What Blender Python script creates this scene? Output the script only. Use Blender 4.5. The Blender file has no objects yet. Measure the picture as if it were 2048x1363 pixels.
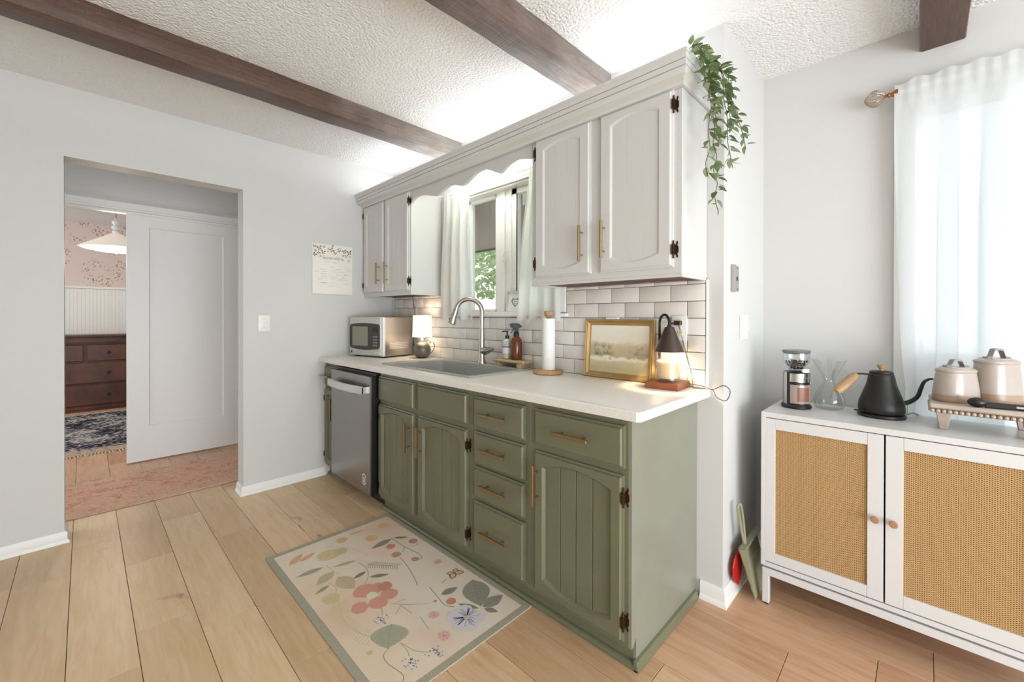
import bpy, bmesh, math, random
from mathutils import Vector, Matrix
random.seed(7)
S = bpy.context.scene
COL = S.collection
PI = math.pi

# ---------------- camera, world, light, exposure ----------------
cam = bpy.data.objects.new('camera', bpy.data.cameras.new('camera'))
COL.objects.link(cam)
S.camera = cam
F_PX, YAW, PITCH, ROLL = 838.0, 0.7755, -0.0034, 0.0016
cam.data.sensor_width = 36.0
cam.data.lens = F_PX * 36.0 / 2048.0
cam.data.shift_y = -(681.5 - 636.3) / 2048.0
cam.data.clip_start = 0.02
_fw = Vector((-math.sin(YAW), math.cos(YAW), 0)); _rt = Vector((math.cos(YAW), math.sin(YAW), 0)); _up = Vector((0, 0, 1))
_f2 = math.cos(PITCH) * _fw + math.sin(PITCH) * _up
_u2 = math.cos(PITCH) * _up - math.sin(PITCH) * _fw
_r3 = math.cos(ROLL) * _rt + math.sin(ROLL) * _u2
_u3 = math.cos(ROLL) * _u2 - math.sin(ROLL) * _rt
cam.matrix_world = Matrix(((_r3.x, _u3.x, -_f2.x, 3.317), (_r3.y, _u3.y, -_f2.y, -1.893), (_r3.z, _u3.z, -_f2.z, 1.224), (0, 0, 0, 1)))

world = bpy.data.worlds.new('overcast_sky'); S.world = world
world.use_nodes = True
_bg = world.node_tree.nodes['Background']
_bg.inputs['Color'].default_value = (0.88, 0.945, 1.0, 1)
_bg.inputs['Strength'].default_value = 1.5
S.view_settings.view_transform = 'Standard'
S.view_settings.look = 'None'
S.view_settings.gamma = 1.0
S.view_settings.use_curve_mapping = False
S.view_settings.exposure = 0.52

def area_light(name, loc, target, sx, sy, power, color):
    l = bpy.data.lights.new(name, 'AREA'); l.shape = 'RECTANGLE'; l.size = sx; l.size_y = sy
    l.energy = power; l.color = color
    o = bpy.data.objects.new(name, l); COL.objects.link(o)
    o.location = loc
    o.rotation_euler = (Vector(target) - Vector(loc)).to_track_quat('-Z', 'Y').to_euler()
    return o

area_light('ceiling_fill_light', (6.1, -1.9, .8), (1.0, -1.4, 3.0), 2.8, 1.4, 84, (.90, .96, 1.0))  # unseen fill light added to brighten the room, tilted up at the ceiling

# ---------------- helpers ----------------
def lin(c):
    if isinstance(c, str):
        c = tuple(int(c[i:i + 2], 16) / 255 for i in (0, 2, 4))
    return tuple((x / 12.92 if x <= .04045 else ((x + .055) / 1.055) ** 2.4) for x in c) + (1.0,)

class NT:
    def __init__(s, name):
        s.m = bpy.data.materials.new(name); s.m.use_nodes = True
        s.t = s.m.node_tree; s.n = s.t.nodes
        s.b = s.n['Principled BSDF']; s.out = s.n['Material Output']
    def add(s, typ, **kw):
        n = s.n.new(typ)
        for k, v in kw.items():
            if k in n.inputs: n.inputs[k].default_value = v
            else: setattr(n, k, v)
        return n
    def link(s, a, b): s.t.links.new(a, b)
    def coord(s, kind='Object', scale=(1, 1, 1), rand=False):
        tc = s.add('ShaderNodeTexCoord'); mp = s.add('ShaderNodeMapping')
        mp.inputs['Scale'].default_value = scale
        s.link(tc.outputs[kind], mp.inputs['Vector'])
        if rand:
            oi = s.add('ShaderNodeObjectInfo'); vm = s.add('ShaderNodeVectorMath', operation='SCALE')
            vm.inputs[0].default_value = (37.0, 91.0, 53.0)
            s.link(oi.outputs['Random'], vm.inputs['Scale']); s.link(vm.outputs[0], mp.inputs['Location'])
        return mp.outputs['Vector']
    def noise(s, vec, scale, detail=3, rough=.5, dist=0):
        n = s.add('ShaderNodeTexNoise')
        n.inputs['Scale'].default_value = scale; n.inputs['Detail'].default_value = detail
        n.inputs['Roughness'].default_value = rough; n.inputs['Distortion'].default_value = dist
        if vec is not None: s.link(vec, n.inputs['Vector'])
        return n.outputs['Fac']
    def ramp(s, fac, stops):
        r = s.add('ShaderNodeValToRGB'); e = r.color_ramp.elements
        e[0].position = stops[0][0]; e[0].color = lin(stops[0][1])
        e[1].position = stops[-1][0]; e[1].color = lin(stops[-1][1])
        for p, c in stops[1:-1]:
            x = e.new(p); x.color = lin(c)
        s.link(fac, r.inputs['Fac']); return r.outputs['Color']
    def mix(s, fac, a, b, mode='MIX'):
        m = s.add('ShaderNodeMix', data_type='RGBA', blend_type=mode)
        for sock, v in ((m.inputs[0], fac), (m.inputs[6], a), (m.inputs[7], b)):
            if hasattr(v, 'is_linked'): s.link(v, sock)
            elif isinstance(v, (int, float)): sock.default_value = v
            else: sock.default_value = lin(v) if isinstance(v, str) else v
        return m.outputs[2]
    def math(s, op, a, b=0.0, clamp=False):
        m = s.add('ShaderNodeMath', operation=op, use_clamp=clamp)
        for sock, v in ((m.inputs[0], a), (m.inputs[1], b)):
            if hasattr(v, 'is_linked'): s.link(v, sock)
            else: sock.default_value = v
        return m.outputs[0]
    def bump(s, h, strength=.2, dist=.01):
        b = s.add('ShaderNodeBump'); b.inputs['Strength'].default_value = strength; b.inputs['Distance'].default_value = dist
        s.link(h, b.inputs['Height']); s.link(b.outputs[0], s.b.inputs['Normal'])
    def col(s, c):
        if hasattr(c, 'is_linked'): s.link(c, s.b.inputs['Base Color'])
        else: s.b.inputs['Base Color'].default_value = lin(c)

def simple(name, c, rough=.5, metal=0.0, spec=.5, bump=None, emit=None, coat=0.0, var=0.0):
    t = NT(name); t.col(c)
    t.b.inputs['Roughness'].default_value = rough; t.b.inputs['Metallic'].default_value = metal
    t.b.inputs['Specular IOR Level'].default_value = spec
    t.b.inputs['Coat Weight'].default_value = coat
    if bump or var:
        v = t.coord()
        if bump: t.bump(t.noise(v, bump[0], 3), bump[1], bump[2] if len(bump) > 2 else .003)
        if var:
            f = t.noise(v, 6.0, 4)
            k = t.ramp(f, [(.3, (1 - var,) * 3), (.7, (1.0,) * 3)])
            t.col(t.mix(1.0, c, k, 'MULTIPLY'))
    if emit:
        t.b.inputs['Emission Color'].default_value = lin(emit[0]); t.b.inputs['Emission Strength'].default_value = emit[1]
    return t.m

def thin_glass(name, tint='FFFFFF', refl=.12, rough=.02):
    t = NT(name)
    tr = t.add('ShaderNodeBsdfTransparent'); tr.inputs['Color'].default_value = lin(tint)
    gl = t.add('ShaderNodeBsdfGlossy'); gl.inputs['Roughness'].default_value = rough
    lw = t.add('ShaderNodeLayerWeight'); lw.inputs['Blend'].default_value = .35
    f = t.math('MULTIPLY', lw.outputs['Facing'], refl * 4, True)
    f = t.math('ADD', f, refl * .35, True)
    mx = t.add('ShaderNodeMixShader'); t.link(f, mx.inputs[0]); t.link(tr.outputs[0], mx.inputs[1]); t.link(gl.outputs[0], mx.inputs[2])
    t.link(mx.outputs[0], t.out.inputs['Surface'])
    return t.m

class MB:
    def __init__(s): s.v = []; s.f = []
    def add(s, vs, fs):
        o = len(s.v); s.v += [tuple(p) for p in vs]; s.f += [tuple(i + o for i in f) for f in fs]; return s
    def box(s, x0, x1, y0, y1, z0, z1):
        return s.add([(x0, y0, z0), (x1, y0, z0), (x1, y1, z0), (x0, y1, z0), (x0, y0, z1), (x1, y0, z1), (x1, y1, z1), (x0, y1, z1)],
                     [(0, 3, 2, 1), (4, 5, 6, 7), (0, 1, 5, 4), (1, 2, 6, 5), (2, 3, 7, 6), (3, 0, 4, 7)])
    def loops(s, loops, cap0=True, cap1=True, closed=True):
        n = len(loops[0]); vs = [p for l in loops for p in l]; fs = []
        for k in range(len(loops) - 1):
            for i in range(n if closed else n - 1):
                j = (i + 1) % n
                fs.append((k * n + i, k * n + j, (k + 1) * n + j, (k + 1) * n + i))
        if cap0: fs.append(tuple(reversed(range(n))))
        if cap1: fs.append(tuple(range((len(loops) - 1) * n, len(loops) * n)))
        return s.add(vs, fs)
    def prism(s, poly, axis, a, b):
        def P(u, v, w): return {'x': (w, u, v), 'y': (u, w, v), 'z': (u, v, w)}[axis]
        return s.loops([[P(u, v, a) for u, v in poly], [P(u, v, b) for u, v in poly]])
    def lathe(s, prof, c=(0, 0, 0), n=32, sx=1.0, sy=1.0, cap0=True, cap1=True):
        L = []
        for r, z in prof:
            L.append([(c[0] + r * sx * math.cos(2 * PI * i / n), c[1] + r * sy * math.sin(2 * PI * i / n), c[2] + z) for i in range(n)])
        return s.loops(L, cap0, cap1)
    def tube(s, pts, r, n=10, cap=True):
        pts = [Vector(p) for p in pts]; R = r if isinstance(r, (list, tuple)) else [r] * len(pts)
        L = []; ref = None
        for i, p in enumerate(pts):
            d = (pts[min(i + 1, len(pts) - 1)] - pts[max(i - 1, 0)]).normalized()
            if ref is None:
                ref = d.orthogonal().normalized()
            ref = (ref - d * ref.dot(d)).normalized(); w = d.cross(ref)
            L.append([tuple(p + R[i] * (math.cos(2 * PI * k / n) * ref + math.sin(2 * PI * k / n) * w)) for k in range(n)])
        return s.loops(L, cap, cap)
    def sphere(s, c, r, n=16, m=10, sx=1, sy=1, sz=1):
        prof = [(max(1e-4, r * math.sin(PI * k / m)), -r * math.cos(PI * k / m) * sz) for k in range(m + 1)]
        return s.lathe(prof, c, n, sx, sy)
    def grid(s, fn, nu, nv):
        vs = [fn(i / nu, j / nv) for j in range(nv + 1) for i in range(nu + 1)]
        fs = [(j * (nu + 1) + i, j * (nu + 1) + i + 1, (j + 1) * (nu + 1) + i + 1, (j + 1) * (nu + 1) + i) for j in range(nv) for i in range(nu)]
        return s.add(vs, fs)
    def xf(s, M, start=0):
        s.v[start:] = [tuple(M @ Vector(p)) for p in s.v[start:]]; return s
    def mesh(s, name, bevel=0, seg=1, smooth=True, angle=35):
        me = bpy.data.meshes.new(name); me.from_pydata(s.v, [], s.f)
        bm = bmesh.new(); bm.from_mesh(me)
        bmesh.ops.recalc_face_normals(bm, faces=bm.faces)
        if bevel:
            es = [e for e in bm.edges if len(e.link_faces) == 2 and e.calc_face_angle(0) > .6]
            bmesh.ops.bevel(bm, geom=es, offset=bevel, segments=seg, profile=.5, affect='EDGES', clamp_overlap=True)
        bm.to_mesh(me); bm.free()
        if smooth:
            me.shade_smooth(); me.set_sharp_from_angle(angle=math.radians(angle))
        return me

ORG = {}
def put(name, me, mat, parent=None, loc=None, rot=None):
    o = bpy.data.objects.new(name, me)
    if mat is not None and len(me.materials) == 0: me.materials.append(mat)
    COL.objects.link(o)
    if parent is not None: o.parent = parent
    if loc is not None: o.location = loc
    if rot is not None: o.rotation_euler = rot
    return o
def obj(name, mb, mat, parent=None, bevel=0, seg=1, smooth=True, angle=35, kind=None, label=None):
    "world-coordinate mesh, shifted to its thing's origin"
    org = ORG.get(parent.name) if parent is not None else None
    if org is not None: mb.xf(Matrix.Translation(-org))
    o = put(name, mb.mesh(name, bevel, seg, smooth, angle), mat, parent)
    if org is not None: ORG[o.name] = org
    if kind: o['kind'] = kind
    if label: o['label'] = label
    return o
def thing(name, label, cat, loc=(0, 0, 0), group=None, rotz=0.0, world=True):
    "Empty at the thing's base. world=True: parts are given in world coordinates"
    o = bpy.data.objects.new(name, None); o.empty_display_size = .05; COL.objects.link(o)
    o.location = loc; o.rotation_euler = (0, 0, rotz); o['label'] = label; o['category'] = cat
    if group: o['group'] = group
    if world and rotz == 0: ORG[o.name] = Vector(loc)
    return o
def tag(o, label, cat, group=None):
    o['label'] = label; o['category'] = cat
    if group: o['group'] = group
    return o
def struct(name, mb, mat, bevel=0, label=None, **kw):
    o = obj(name, mb, mat, None, bevel, **kw); o['kind'] = 'structure'
    if label: o['label'] = label
    return o
def arc(c, r, a0, a1, n): return [(c[0] + r * math.cos(a0 + (a1 - a0) * i / n), c[1] + r * math.sin(a0 + (a1 - a0) * i / n)) for i in range(n + 1)]
def spline(pts, n=8):
    P = [Vector(p) for p in pts]; out = []
    for i in range(len(P) - 1):
        p0 = P[max(i - 1, 0)]; p1 = P[i]; p2 = P[i + 1]; p3 = P[min(i + 2, len(P) - 1)]
        for k in range(n):
            t = k / n
            out.append(.5 * ((2 * p1) + (p2 - p0) * t + (2 * p0 - 5 * p1 + 4 * p2 - p3) * t * t + (3 * p1 - p0 - 3 * p2 + p3) * t ** 3))
    out.append(P[-1]); return out

# ---------------- materials ----------------
def wall_mat():
    t = NT('wall_paint'); t.col('D3D2D0'); t.b.inputs['Roughness'].default_value = .55
    t.b.inputs['Specular IOR Level'].default_value = .35
    t.bump(t.noise(t.coord(), 160, 2), .06, .002); return t.m
M_WALL = wall_mat()
M_WHITE = simple('white_trim_paint', 'EDECE8', .4, bump=(60, .05))
def ceiling_mat():
    t = NT('popcorn_ceiling'); t.col('F7F7F6'); t.b.inputs['Roughness'].default_value = .9
    v = t.coord(); a = t.noise(v, 80, 4, .65)
    vo = t.add('ShaderNodeTexVoronoi'); vo.inputs['Scale'].default_value = 80; t.link(v, vo.inputs['Vector'])
    h = t.math('SUBTRACT', a, t.math('MULTIPLY', vo.outputs['Distance'], .6))
    t.bump(h, .8, .014); return t.m
M_CEIL = ceiling_mat()
def beam_mat(name, sheen_amount):
    t = NT(name)
    v = t.coord(scale=(30, 2.0, 30)); g = t.noise(v, 3.0, 8, .7, .9)
    v2 = t.coord(); k = t.noise(v2, 5, 3)
    c = t.ramp(g, [(.28, '22130B'), (.5, '4C2D1B'), (.72, '6E452C')])
    c = t.mix(t.math('MULTIPLY', k, .25), c, '7A5C48')
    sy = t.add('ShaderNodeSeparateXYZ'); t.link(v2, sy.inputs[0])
    sheen = t.add('ShaderNodeMapRange'); sheen.inputs['From Min'].default_value = -1.0; sheen.inputs['From Max'].default_value = .1
    t.link(t.math('ADD', sy.outputs['Y'], t.math('MULTIPLY', t.math('SUBTRACT', k, .5), 1.2)), sheen.inputs['Value'])
    grey = t.ramp(g, [(.3, '8B8079'), (.52, 'ABA29B'), (.72, 'C3BCB6')])  # glare on the sink-side ends, painted as grey into the wood colour
    t.col(t.mix(t.math('MULTIPLY', sheen.outputs[0], sheen_amount, True), c, grey))
    t.b.inputs['Roughness'].default_value = .45; t.b.inputs['Specular IOR Level'].default_value = .7; t.b.inputs['Coat Weight'].default_value = .3; t.b.inputs['Coat Roughness'].default_value = .4
    saw = t.noise(t.coord(scale=(3, 60, 3)), 4, 2)
    t.bump(t.math('ADD', g, t.math('MULTIPLY', saw, .8)), .8, .008); return t.m
M_BEAM = beam_mat('rough_sawn_beam_sheen', .72); M_BEAM3 = beam_mat('rough_sawn_beam', 0.0)
def plank_mat(name, stops):
    t = NT(name)
    v = t.coord(scale=(1.0, 9.0, 1.0), rand=True)
    g = t.noise(v, 4.0, 6, .6, .7)
    fine = t.noise(t.coord(scale=(3, 90, 3), rand=True), 3, 3)
    v3 = t.coord(scale=(2.2, 5.5, 1), rand=True)
    kn = t.noise(v3, 1.6, 2, .5, 1.2)
    oi = t.add('ShaderNodeObjectInfo')
    base = t.ramp(g, stops)
    tone = t.ramp(oi.outputs['Random'], [(0, (.86, .83, .80)), (.5, (.97, .96, .95)), (1, (1, 1, 1))])
    c = t.mix(1.0, base, tone, 'MULTIPLY')
    c = t.mix(t.math('MULTIPLY', fine, .22), c, stops[0][1])
    knot = t.ramp(kn, [(.70, (0, 0, 0)), (.80, (1, 1, 1))])
    kf = t.add('ShaderNodeRGBToBW'); t.link(knot, kf.inputs[0])
    c = t.mix(t.math('MULTIPLY', kf.outputs[0], .75), c, '7A4E33')
    t.col(c); t.b.inputs['Roughness'].default_value = .38; t.b.inputs['Specular IOR Level'].default_value = .45
    t.bump(t.math('ADD', g, fine), .06, .002); return t.m
M_PLANK = plank_mat('oak_plank', [(.2, 'D6B688'), (.5, 'E7C8A0'), (.8, 'F0DAB6')])
M_PLANK2 = plank_mat('reddish_oak_plank', [(.2, 'BB8B68'), (.5, 'D5AC8B'), (.8, 'E0BC9F')])  # redder tone for planks towards the right and in the hall
M_PLANKM = plank_mat('mid_oak_plank', [(.2, 'CBA278'), (.5, 'E0BC97'), (.8, 'EACDAD')])
M_JOINT = simple('plank_joint', '5A4028', .9)
M_GREEN = simple('sage_green_paint', '73735B', .33, spec=.5, bump=(140, .05), var=.05)
M_UPPER = simple('light_grey_paint', 'D2D1CE', .36, bump=(140, .05))
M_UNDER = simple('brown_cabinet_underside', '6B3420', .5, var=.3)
def counter_mat():
    t = NT('speckled_laminate')
    n = t.noise(t.coord(), 420, 2); t.col(t.ramp(n, [(.3, 'D6CEC4'), (.5, 'E9E4DC'), (.7, 'F0ECE6')]))
    t.b.inputs['Roughness'].default_value = .35; return t.m
M_COUNTER = counter_mat()
def brass(name, c): return simple(name, c, .32, .9, bump=(200, .04))
M_BRASS = brass('brushed_brass', 'A18A64'); M_BRASS2 = brass('champagne_brass', 'B9A27C')
M_BRONZE = simple('antique_bronze', '45301F', .4, .7)
def steel(name, c, rough, ax):
    t = NT(name); t.col(c); t.b.inputs['Metallic'].default_value = 1; t.b.inputs['Roughness'].default_value = rough
    sc = [400, 400, 400]; sc[ax] = 3
    t.bump(t.noise(t.coord(scale=tuple(sc)), 1, 2), .06, .001); return t.m
M_STEEL = steel('brushed_stainless', '989693', .3, 0)
M_STEELV = steel('pale_stainless', 'D0CCC6', .28, 1)
M_CHROME = simple('brushed_nickel', 'C2BDB6', .2, 1)
M_BLACK = simple('black_plastic', '141312', .35)
M_BLACKM = simple('matte_black_metal', '2A2928', .42, .4)
M_DARKGLASS = simple('dark_glass', '34332B', .12, spec=.6)
M_OVENWIN = simple('microwave_window', '8B8C79', .25)
M_PLASTIC = simple('white_plastic', 'EFEEE9', .35)
M_PORC = simple('ivory_plastic', 'E8DCB8', .35)
def tile_mat():
    t = NT('glazed_tile'); oi = t.add('ShaderNodeObjectInfo')
    c = t.ramp(oi.outputs['Random'], [(0, 'E2DCD4'), (.5, 'E8E3DC'), (1, 'ECE8E2')])
    n = t.noise(t.coord(rand=True), 8, 3)
    t.col(t.mix(t.math('MULTIPLY', n, .25), c, 'DAD2C8'))
    t.b.inputs['Roughness'].default_value = .12; t.b.inputs['Specular IOR Level'].default_value = .5
    t.bump(t.noise(t.coord(rand=True), 14, 2), .05, .004); return t.m
M_TILE = tile_mat()
M_GROUT = simple('grey_grout', 'A89E93', .9)
M_SINK = simple('grey_composite', '9D9E98', .45, bump=(500, .15, .001), var=.1)
M_SINKRIM = simple('pale_grey_rim', 'A9A9A2', .4)
def sheer(name, c, transp, trans):
    t = NT(name)
    tr = t.add('ShaderNodeBsdfTransparent')
    di = t.add('ShaderNodeBsdfDiffuse'); di.inputs['Color'].default_value = lin(c)
    tl = t.add('ShaderNodeBsdfTranslucent'); tl.inputs['Color'].default_value = lin(c)
    m1 = t.add('ShaderNodeMixShader'); m1.inputs[0].default_value = trans
    t.link(di.outputs[0], m1.inputs[1]); t.link(tl.outputs[0], m1.inputs[2])
    m2 = t.add('ShaderNodeMixShader'); m2.inputs[0].default_value = transp
    w = t.noise(t.coord(scale=(1, 1, 1)), 700, 1)
    t.link(m1.outputs[0], m2.inputs[1]); t.link(tr.outputs[0], m2.inputs[2])
    t.link(m2.outputs[0], t.out.inputs['Surface'])
    return t.m
M_SHEER = sheer('sheer_voile', 'F2F4F7', .07, .42)
M_CAFE = sheer('white_cotton', 'FAFAF7', .0, .6)
M_GLASS = thin_glass('window_glass', 'F4F8F6', .05)
M_CLEAR = thin_glass('clear_glass', 'FDFEFE', .07)
M_JAR = thin_glass('jar_glass', 'FDFAF5', .06)
M_AMBER = simple('amber_glass', '8A4A18', .08, spec=.6); M_AMBER.node_tree.nodes['Principled BSDF'].inputs['Transmission Weight'].default_value = .45
M_WOOD = simple('pale_beech', 'C9A074', .5, var=.25)
M_WOODR = simple('reddish_wood', 'A5603C', .45, var=.25)
M_OAK = simple('light_oak', 'D3B58E', .5, var=.2)
M_CONSOLE = simple('white_lacquer', 'DAD9D8', .28)
M_RATTAN = simple('tan_rattan', 'C09A68', .6)
M_RATBACK = simple('dark_rattan_backing', '4A3319', .9)
M_GOLD = simple('gilt_frame', 'C6A468', .38, .45, var=.2)
M_CROCK = simple('glazed_stoneware', 'B9ACA2', .22, spec=.6, var=.06)
M_CROCKB = simple('tan_stoneware', 'AB8F7A', .3, var=.08)
M_CROCKH = simple('grey_stoneware', '8F8983', .4)
M_RISER = simple('whitewashed_wood', 'C9BAAB', .6, var=.2)
M_SILVER = simple('satin_silver', 'C8C6C0', .3, .6)

# ---------------- the room ----------------
CEIL = 2.468
XW = 2.715      # face of the wing wall
YD = 0.613      # window wall
# floor with planks
fl = struct('floor', MB().box(-5.0, 6.2, -5.2, YD + .05, -.05, -.006), M_JOINT)
PW = .185
fixed = {-2: [.43, 1.62], -1: [.14, 1.36], 0: [.535, 1.15], 1: [1.30], 2: [1.753], 8: [2.97], 9: [3.207], 10: [3.348]}
def plank(x0, x1, y0, y1, mat):
    g = .0009
    me = MB().box(g, x1 - x0 - g, g, y1 - y0 - g, -.006, 0).mesh('plank', .0012, 1, False)
    o = put('plank', me, mat, fl, (x0, y0, 0))
    return o
for k in range(-18, 13):
    y0 = -1.756 + PW * k; y1 = min(y0 + PW, YD)
    if y0 > YD - .01: continue
    lo = -.32 if not (-3.2 < y0 < -.3) else -4.9
    lo = 0.0 if (y0 < -3.2 or y0 > -.3) else lo
    hi = 6.0
    js = sorted(fixed.get(k, []))
    rnd = random.Random(k * 7 + 3)
    if not js: js = [.2 + rnd.random() * 1.1]
    while js[-1] < hi - .4: js.append(js[-1] + rnd.choice([1.22, 1.22, 1.22, .95]))
    js = [j for j in js if j < hi - .1] + [hi]
    while js[0] > lo + .3: js.insert(0, js[0] - rnd.choice([1.22, 1.22, 1.0]))
    js = [lo] + [j for j in js if j > lo + .05]
    for a, b in zip(js, js[1:]):
        warm = (k >= 5 and b > 2.2) or b < -.2 or (k >= 8)
        plank(a, b, y0, y1, M_PLANKM if (3 <= k <= 6 and b > 1.6) else M_PLANK2 if warm else M_PLANK)

# left wall with the doorway
DY0, DY1, DZ = -1.971, -1.135, 2.09
struct('wall_left', MB().box(-.132, 0, -5.2, DY0, 0, CEIL).box(-.132, 0, DY0, DY1, DZ, CEIL).box(-.132, 0, DY1, .14, 0, CEIL), M_WALL)
# back wall with the sink window
WX0, WX1, WZ0, WZ1 = .93, 1.84, 1.245, 2.07
wb = MB().box(0, WX0, 0, .14, 0, CEIL).box(WX1, XW, 0, .14, 0, CEIL).box(WX0, WX1, 0, .14, 0, WZ0).box(WX0, WX1, 0, .14, WZ1, CEIL)
wb.box(2.575, XW, .14, YD + .14, 0, CEIL)
wall_back = struct('wall_back', wb, M_WALL)
W2X0, W2X1, W2Z0, W2Z1 = 3.268, 5.0, .35, 2.15
wr = MB().box(XW, W2X0, YD, YD + .14, 0, CEIL).box(W2X1, 6.2, YD, YD + .14, 0, CEIL).box(W2X0, W2X1, YD, YD + .14, 0, W2Z0).box(W2X0, W2X1, YD, YD + .14, W2Z1, CEIL)
struct('wall_right', wr, M_WALL)
struct('ceiling', MB().box(-.132, 6.2, -5.2, YD + .14, CEIL, CEIL + .1), M_CEIL)
struct('wall_front', MB().box(-.132, 6.2, -3.75, -3.6, 0, CEIL), M_WALL)
# ceiling beams
def beam(x0, x1, y1, label, mat):
    n = 40; L = []
    rnd = random.Random(int(x0 * 100))
    for i in range(n + 1):
        y = -5.0 + (y1 + 5.0) * i / n; j = lambda: rnd.uniform(-.0025, .0025)
        zb = 2.357
        L.append([(x0 + j(), y, CEIL), (x0 + j(), y, zb + .006), (x0 + .006, y, zb + j()), (x1 - .006, y, zb + j()), (x1 + j(), y, zb + .006), (x1 + j(), y, CEIL)])
    b = MB().loops(L)
    o = obj('ceiling_beam', b, mat, angle=50)
    tag(o, label, 'beam', 'ceiling beams')
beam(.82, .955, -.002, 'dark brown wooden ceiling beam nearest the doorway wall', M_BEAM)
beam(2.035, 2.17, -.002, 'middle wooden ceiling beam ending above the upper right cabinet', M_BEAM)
beam(3.305, 3.44, YD - .002, 'short visible end of dark ceiling beam above the sheer curtain', M_BEAM3)

# baseboards (board + shoe)
def base_run(mb, p, q, nx, ny, h=.062, e0=0, e1=0):
    prof = [(0, 0), (.02, 0), (.02, .010), (.013, .020), (.011, .022), (.011, h - .008), (.006, h), (0, h)]
    d = (Vector(q) - Vector(p)).normalized()
    L = []
    for P, e in ((Vector(p), e0), (Vector(q), e1)):
        L.append([(P.x + nx * a + d.x * e * a, P.y + ny * a + d.y * e * a, b) for a, b in prof])
    mb.loops(L)
m = MB(); base_run(m, (0, -5.1), (0, DY0), 1, 0, e1=1); base_run(m, (0, DY0), (-.132, DY0), 0, 1, e0=-1)
struct('baseboard_left', m, M_WHITE)
m = MB(); base_run(m, (0, DY1), (0, -.585), 1, 0, e0=-1); base_run(m, (-.132, DY1), (0, DY1), 0, -1, e1=1)
struct('baseboard_back', m, M_WHITE)
m = MB(); base_run(m, (2.625, 0), (XW, 0), 0, -1, h=.075, e1=1); base_run(m, (XW, 0), (XW, YD), 1, 0, h=.075, e0=-1)
struct('baseboard_right', m, M_WHITE)

# ---------------- hallway and far room ----------------
HX = -1.40
m = MB().box(HX - .1, HX, -3.3, .14, 2.085, 2.6).box(HX - .1, HX, -.80, .14, 0, 2.085).box(HX - .1, HX, -3.3, -2.75, 0, 2.085)
struct('wall_hall', m, M_WALL)
struct('ceiling_hall', MB().box(HX - .1, -.132, -3.3, .14, 2.6, 2.7), M_CEIL)
struct('wall_hall_end', MB().box(HX, -.132, 0.0, .1, 0, 2.6), M_WALL)
m = MB().prism([(HX, 2.085), (HX + .085, 2.085), (HX + .085, 2.10), (HX + .07, 2.105), (HX + .07, 2.15), (HX + .05, 2.165), (HX + .03, 2.185), (HX, 2.19)], 'y', -3.3, 0.0)
for i, p in enumerate(m.v): m.v[i] = (p[0], p[1], p[2])
struct('trim_1', m, M_WHITE)
struct('trim_2', MB().box(HX, HX + .05, -3.2, -.1, 2.068, 2.085), M_WHITE)
# sliding panel door
def flat_door(name, x, y0, y1, z0, z1):
    m = MB(); e = .14
    def lp(y0, y1, z0, z1, x): return [(x, y0, z0), (x, y1, z0), (x, y1, z1), (x, y0, z1)]
    a = (y0 + e, y1 - .115, z0 + .285, z1 - .105)
    m.loops([lp(y0, y1, z0, z1, x - .035), lp(y0, y1, z0, z1, x), lp(*a, x), lp(a[0] + .008, a[1] - .008, a[2] + .008, a[3] - .008, x - .010)])
    return struct(name, m, M_WHITE, label='white sliding door with one recessed panel')
flat_door('door_1', -1.365, -1.651, -.865, .01, 2.08)
# far room shell
def wallpaper():
    t = NT('floral_wallpaper')
    v = t.coord('Object')
    vo = t.add('ShaderNodeTexVoronoi', feature='F1'); vo.inputs['Scale'].default_value = 5.2; t.link(v, vo.inputs['Vector'])
    near = t.ramp(vo.outputs['Distance'], [(.38, (1, 1, 1)), (.56, (0, 0, 0))])
    v2 = t.add('ShaderNodeTexVoronoi', feature='F1'); v2.inputs['Scale'].default_value = 42; v2.inputs['Randomness'].default_value = 1
    t.link(t.coord('Object', (1, 1, .7)), v2.inputs['Vector'])
    dots = t.ramp(v2.outputs['Distance'], [(.30, (1, 1, 1)), (.38, (0, 0, 0))])
    bw = t.add('ShaderNodeRGBToBW'); t.link(t.mix(1.0, near, dots, 'MULTIPLY'), bw.inputs[0])
    hue = t.mix(t.noise(v, 20, 1), '9A5F52', 'A88A72')
    t.col(t.mix(t.math('MULTIPLY', bw.outputs[0], .85), 'E4D2CD', hue))
    t.b.inputs['Roughness'].default_value = .8; return t.m
FX = -4.85
wf = struct('wall_far', MB().box(FX - .1, FX, -3.6, .2, 0, 2.50), wallpaper())
m = MB(); y = -3.4
while y < 0:
    m.box(FX, FX + .006, y, y + .036, 0, 1.60); y += .037
obj('beadboard', m, M_WHITE, wf, .0015, kind='stuff')
obj('chair_rail', MB().box(FX, FX + .03, -3.4, 0, 1.60, 1.635), M_WHITE, wf, .006)
struct('ceiling_far', MB().box(FX - .1, HX - .1, -3.6, .2, 2.50, 2.6), M_WHITE)
struct('wall_far_side', MB().box(FX, HX - .1, 0.0, .1, 0, 2.5), M_WALL)

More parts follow.
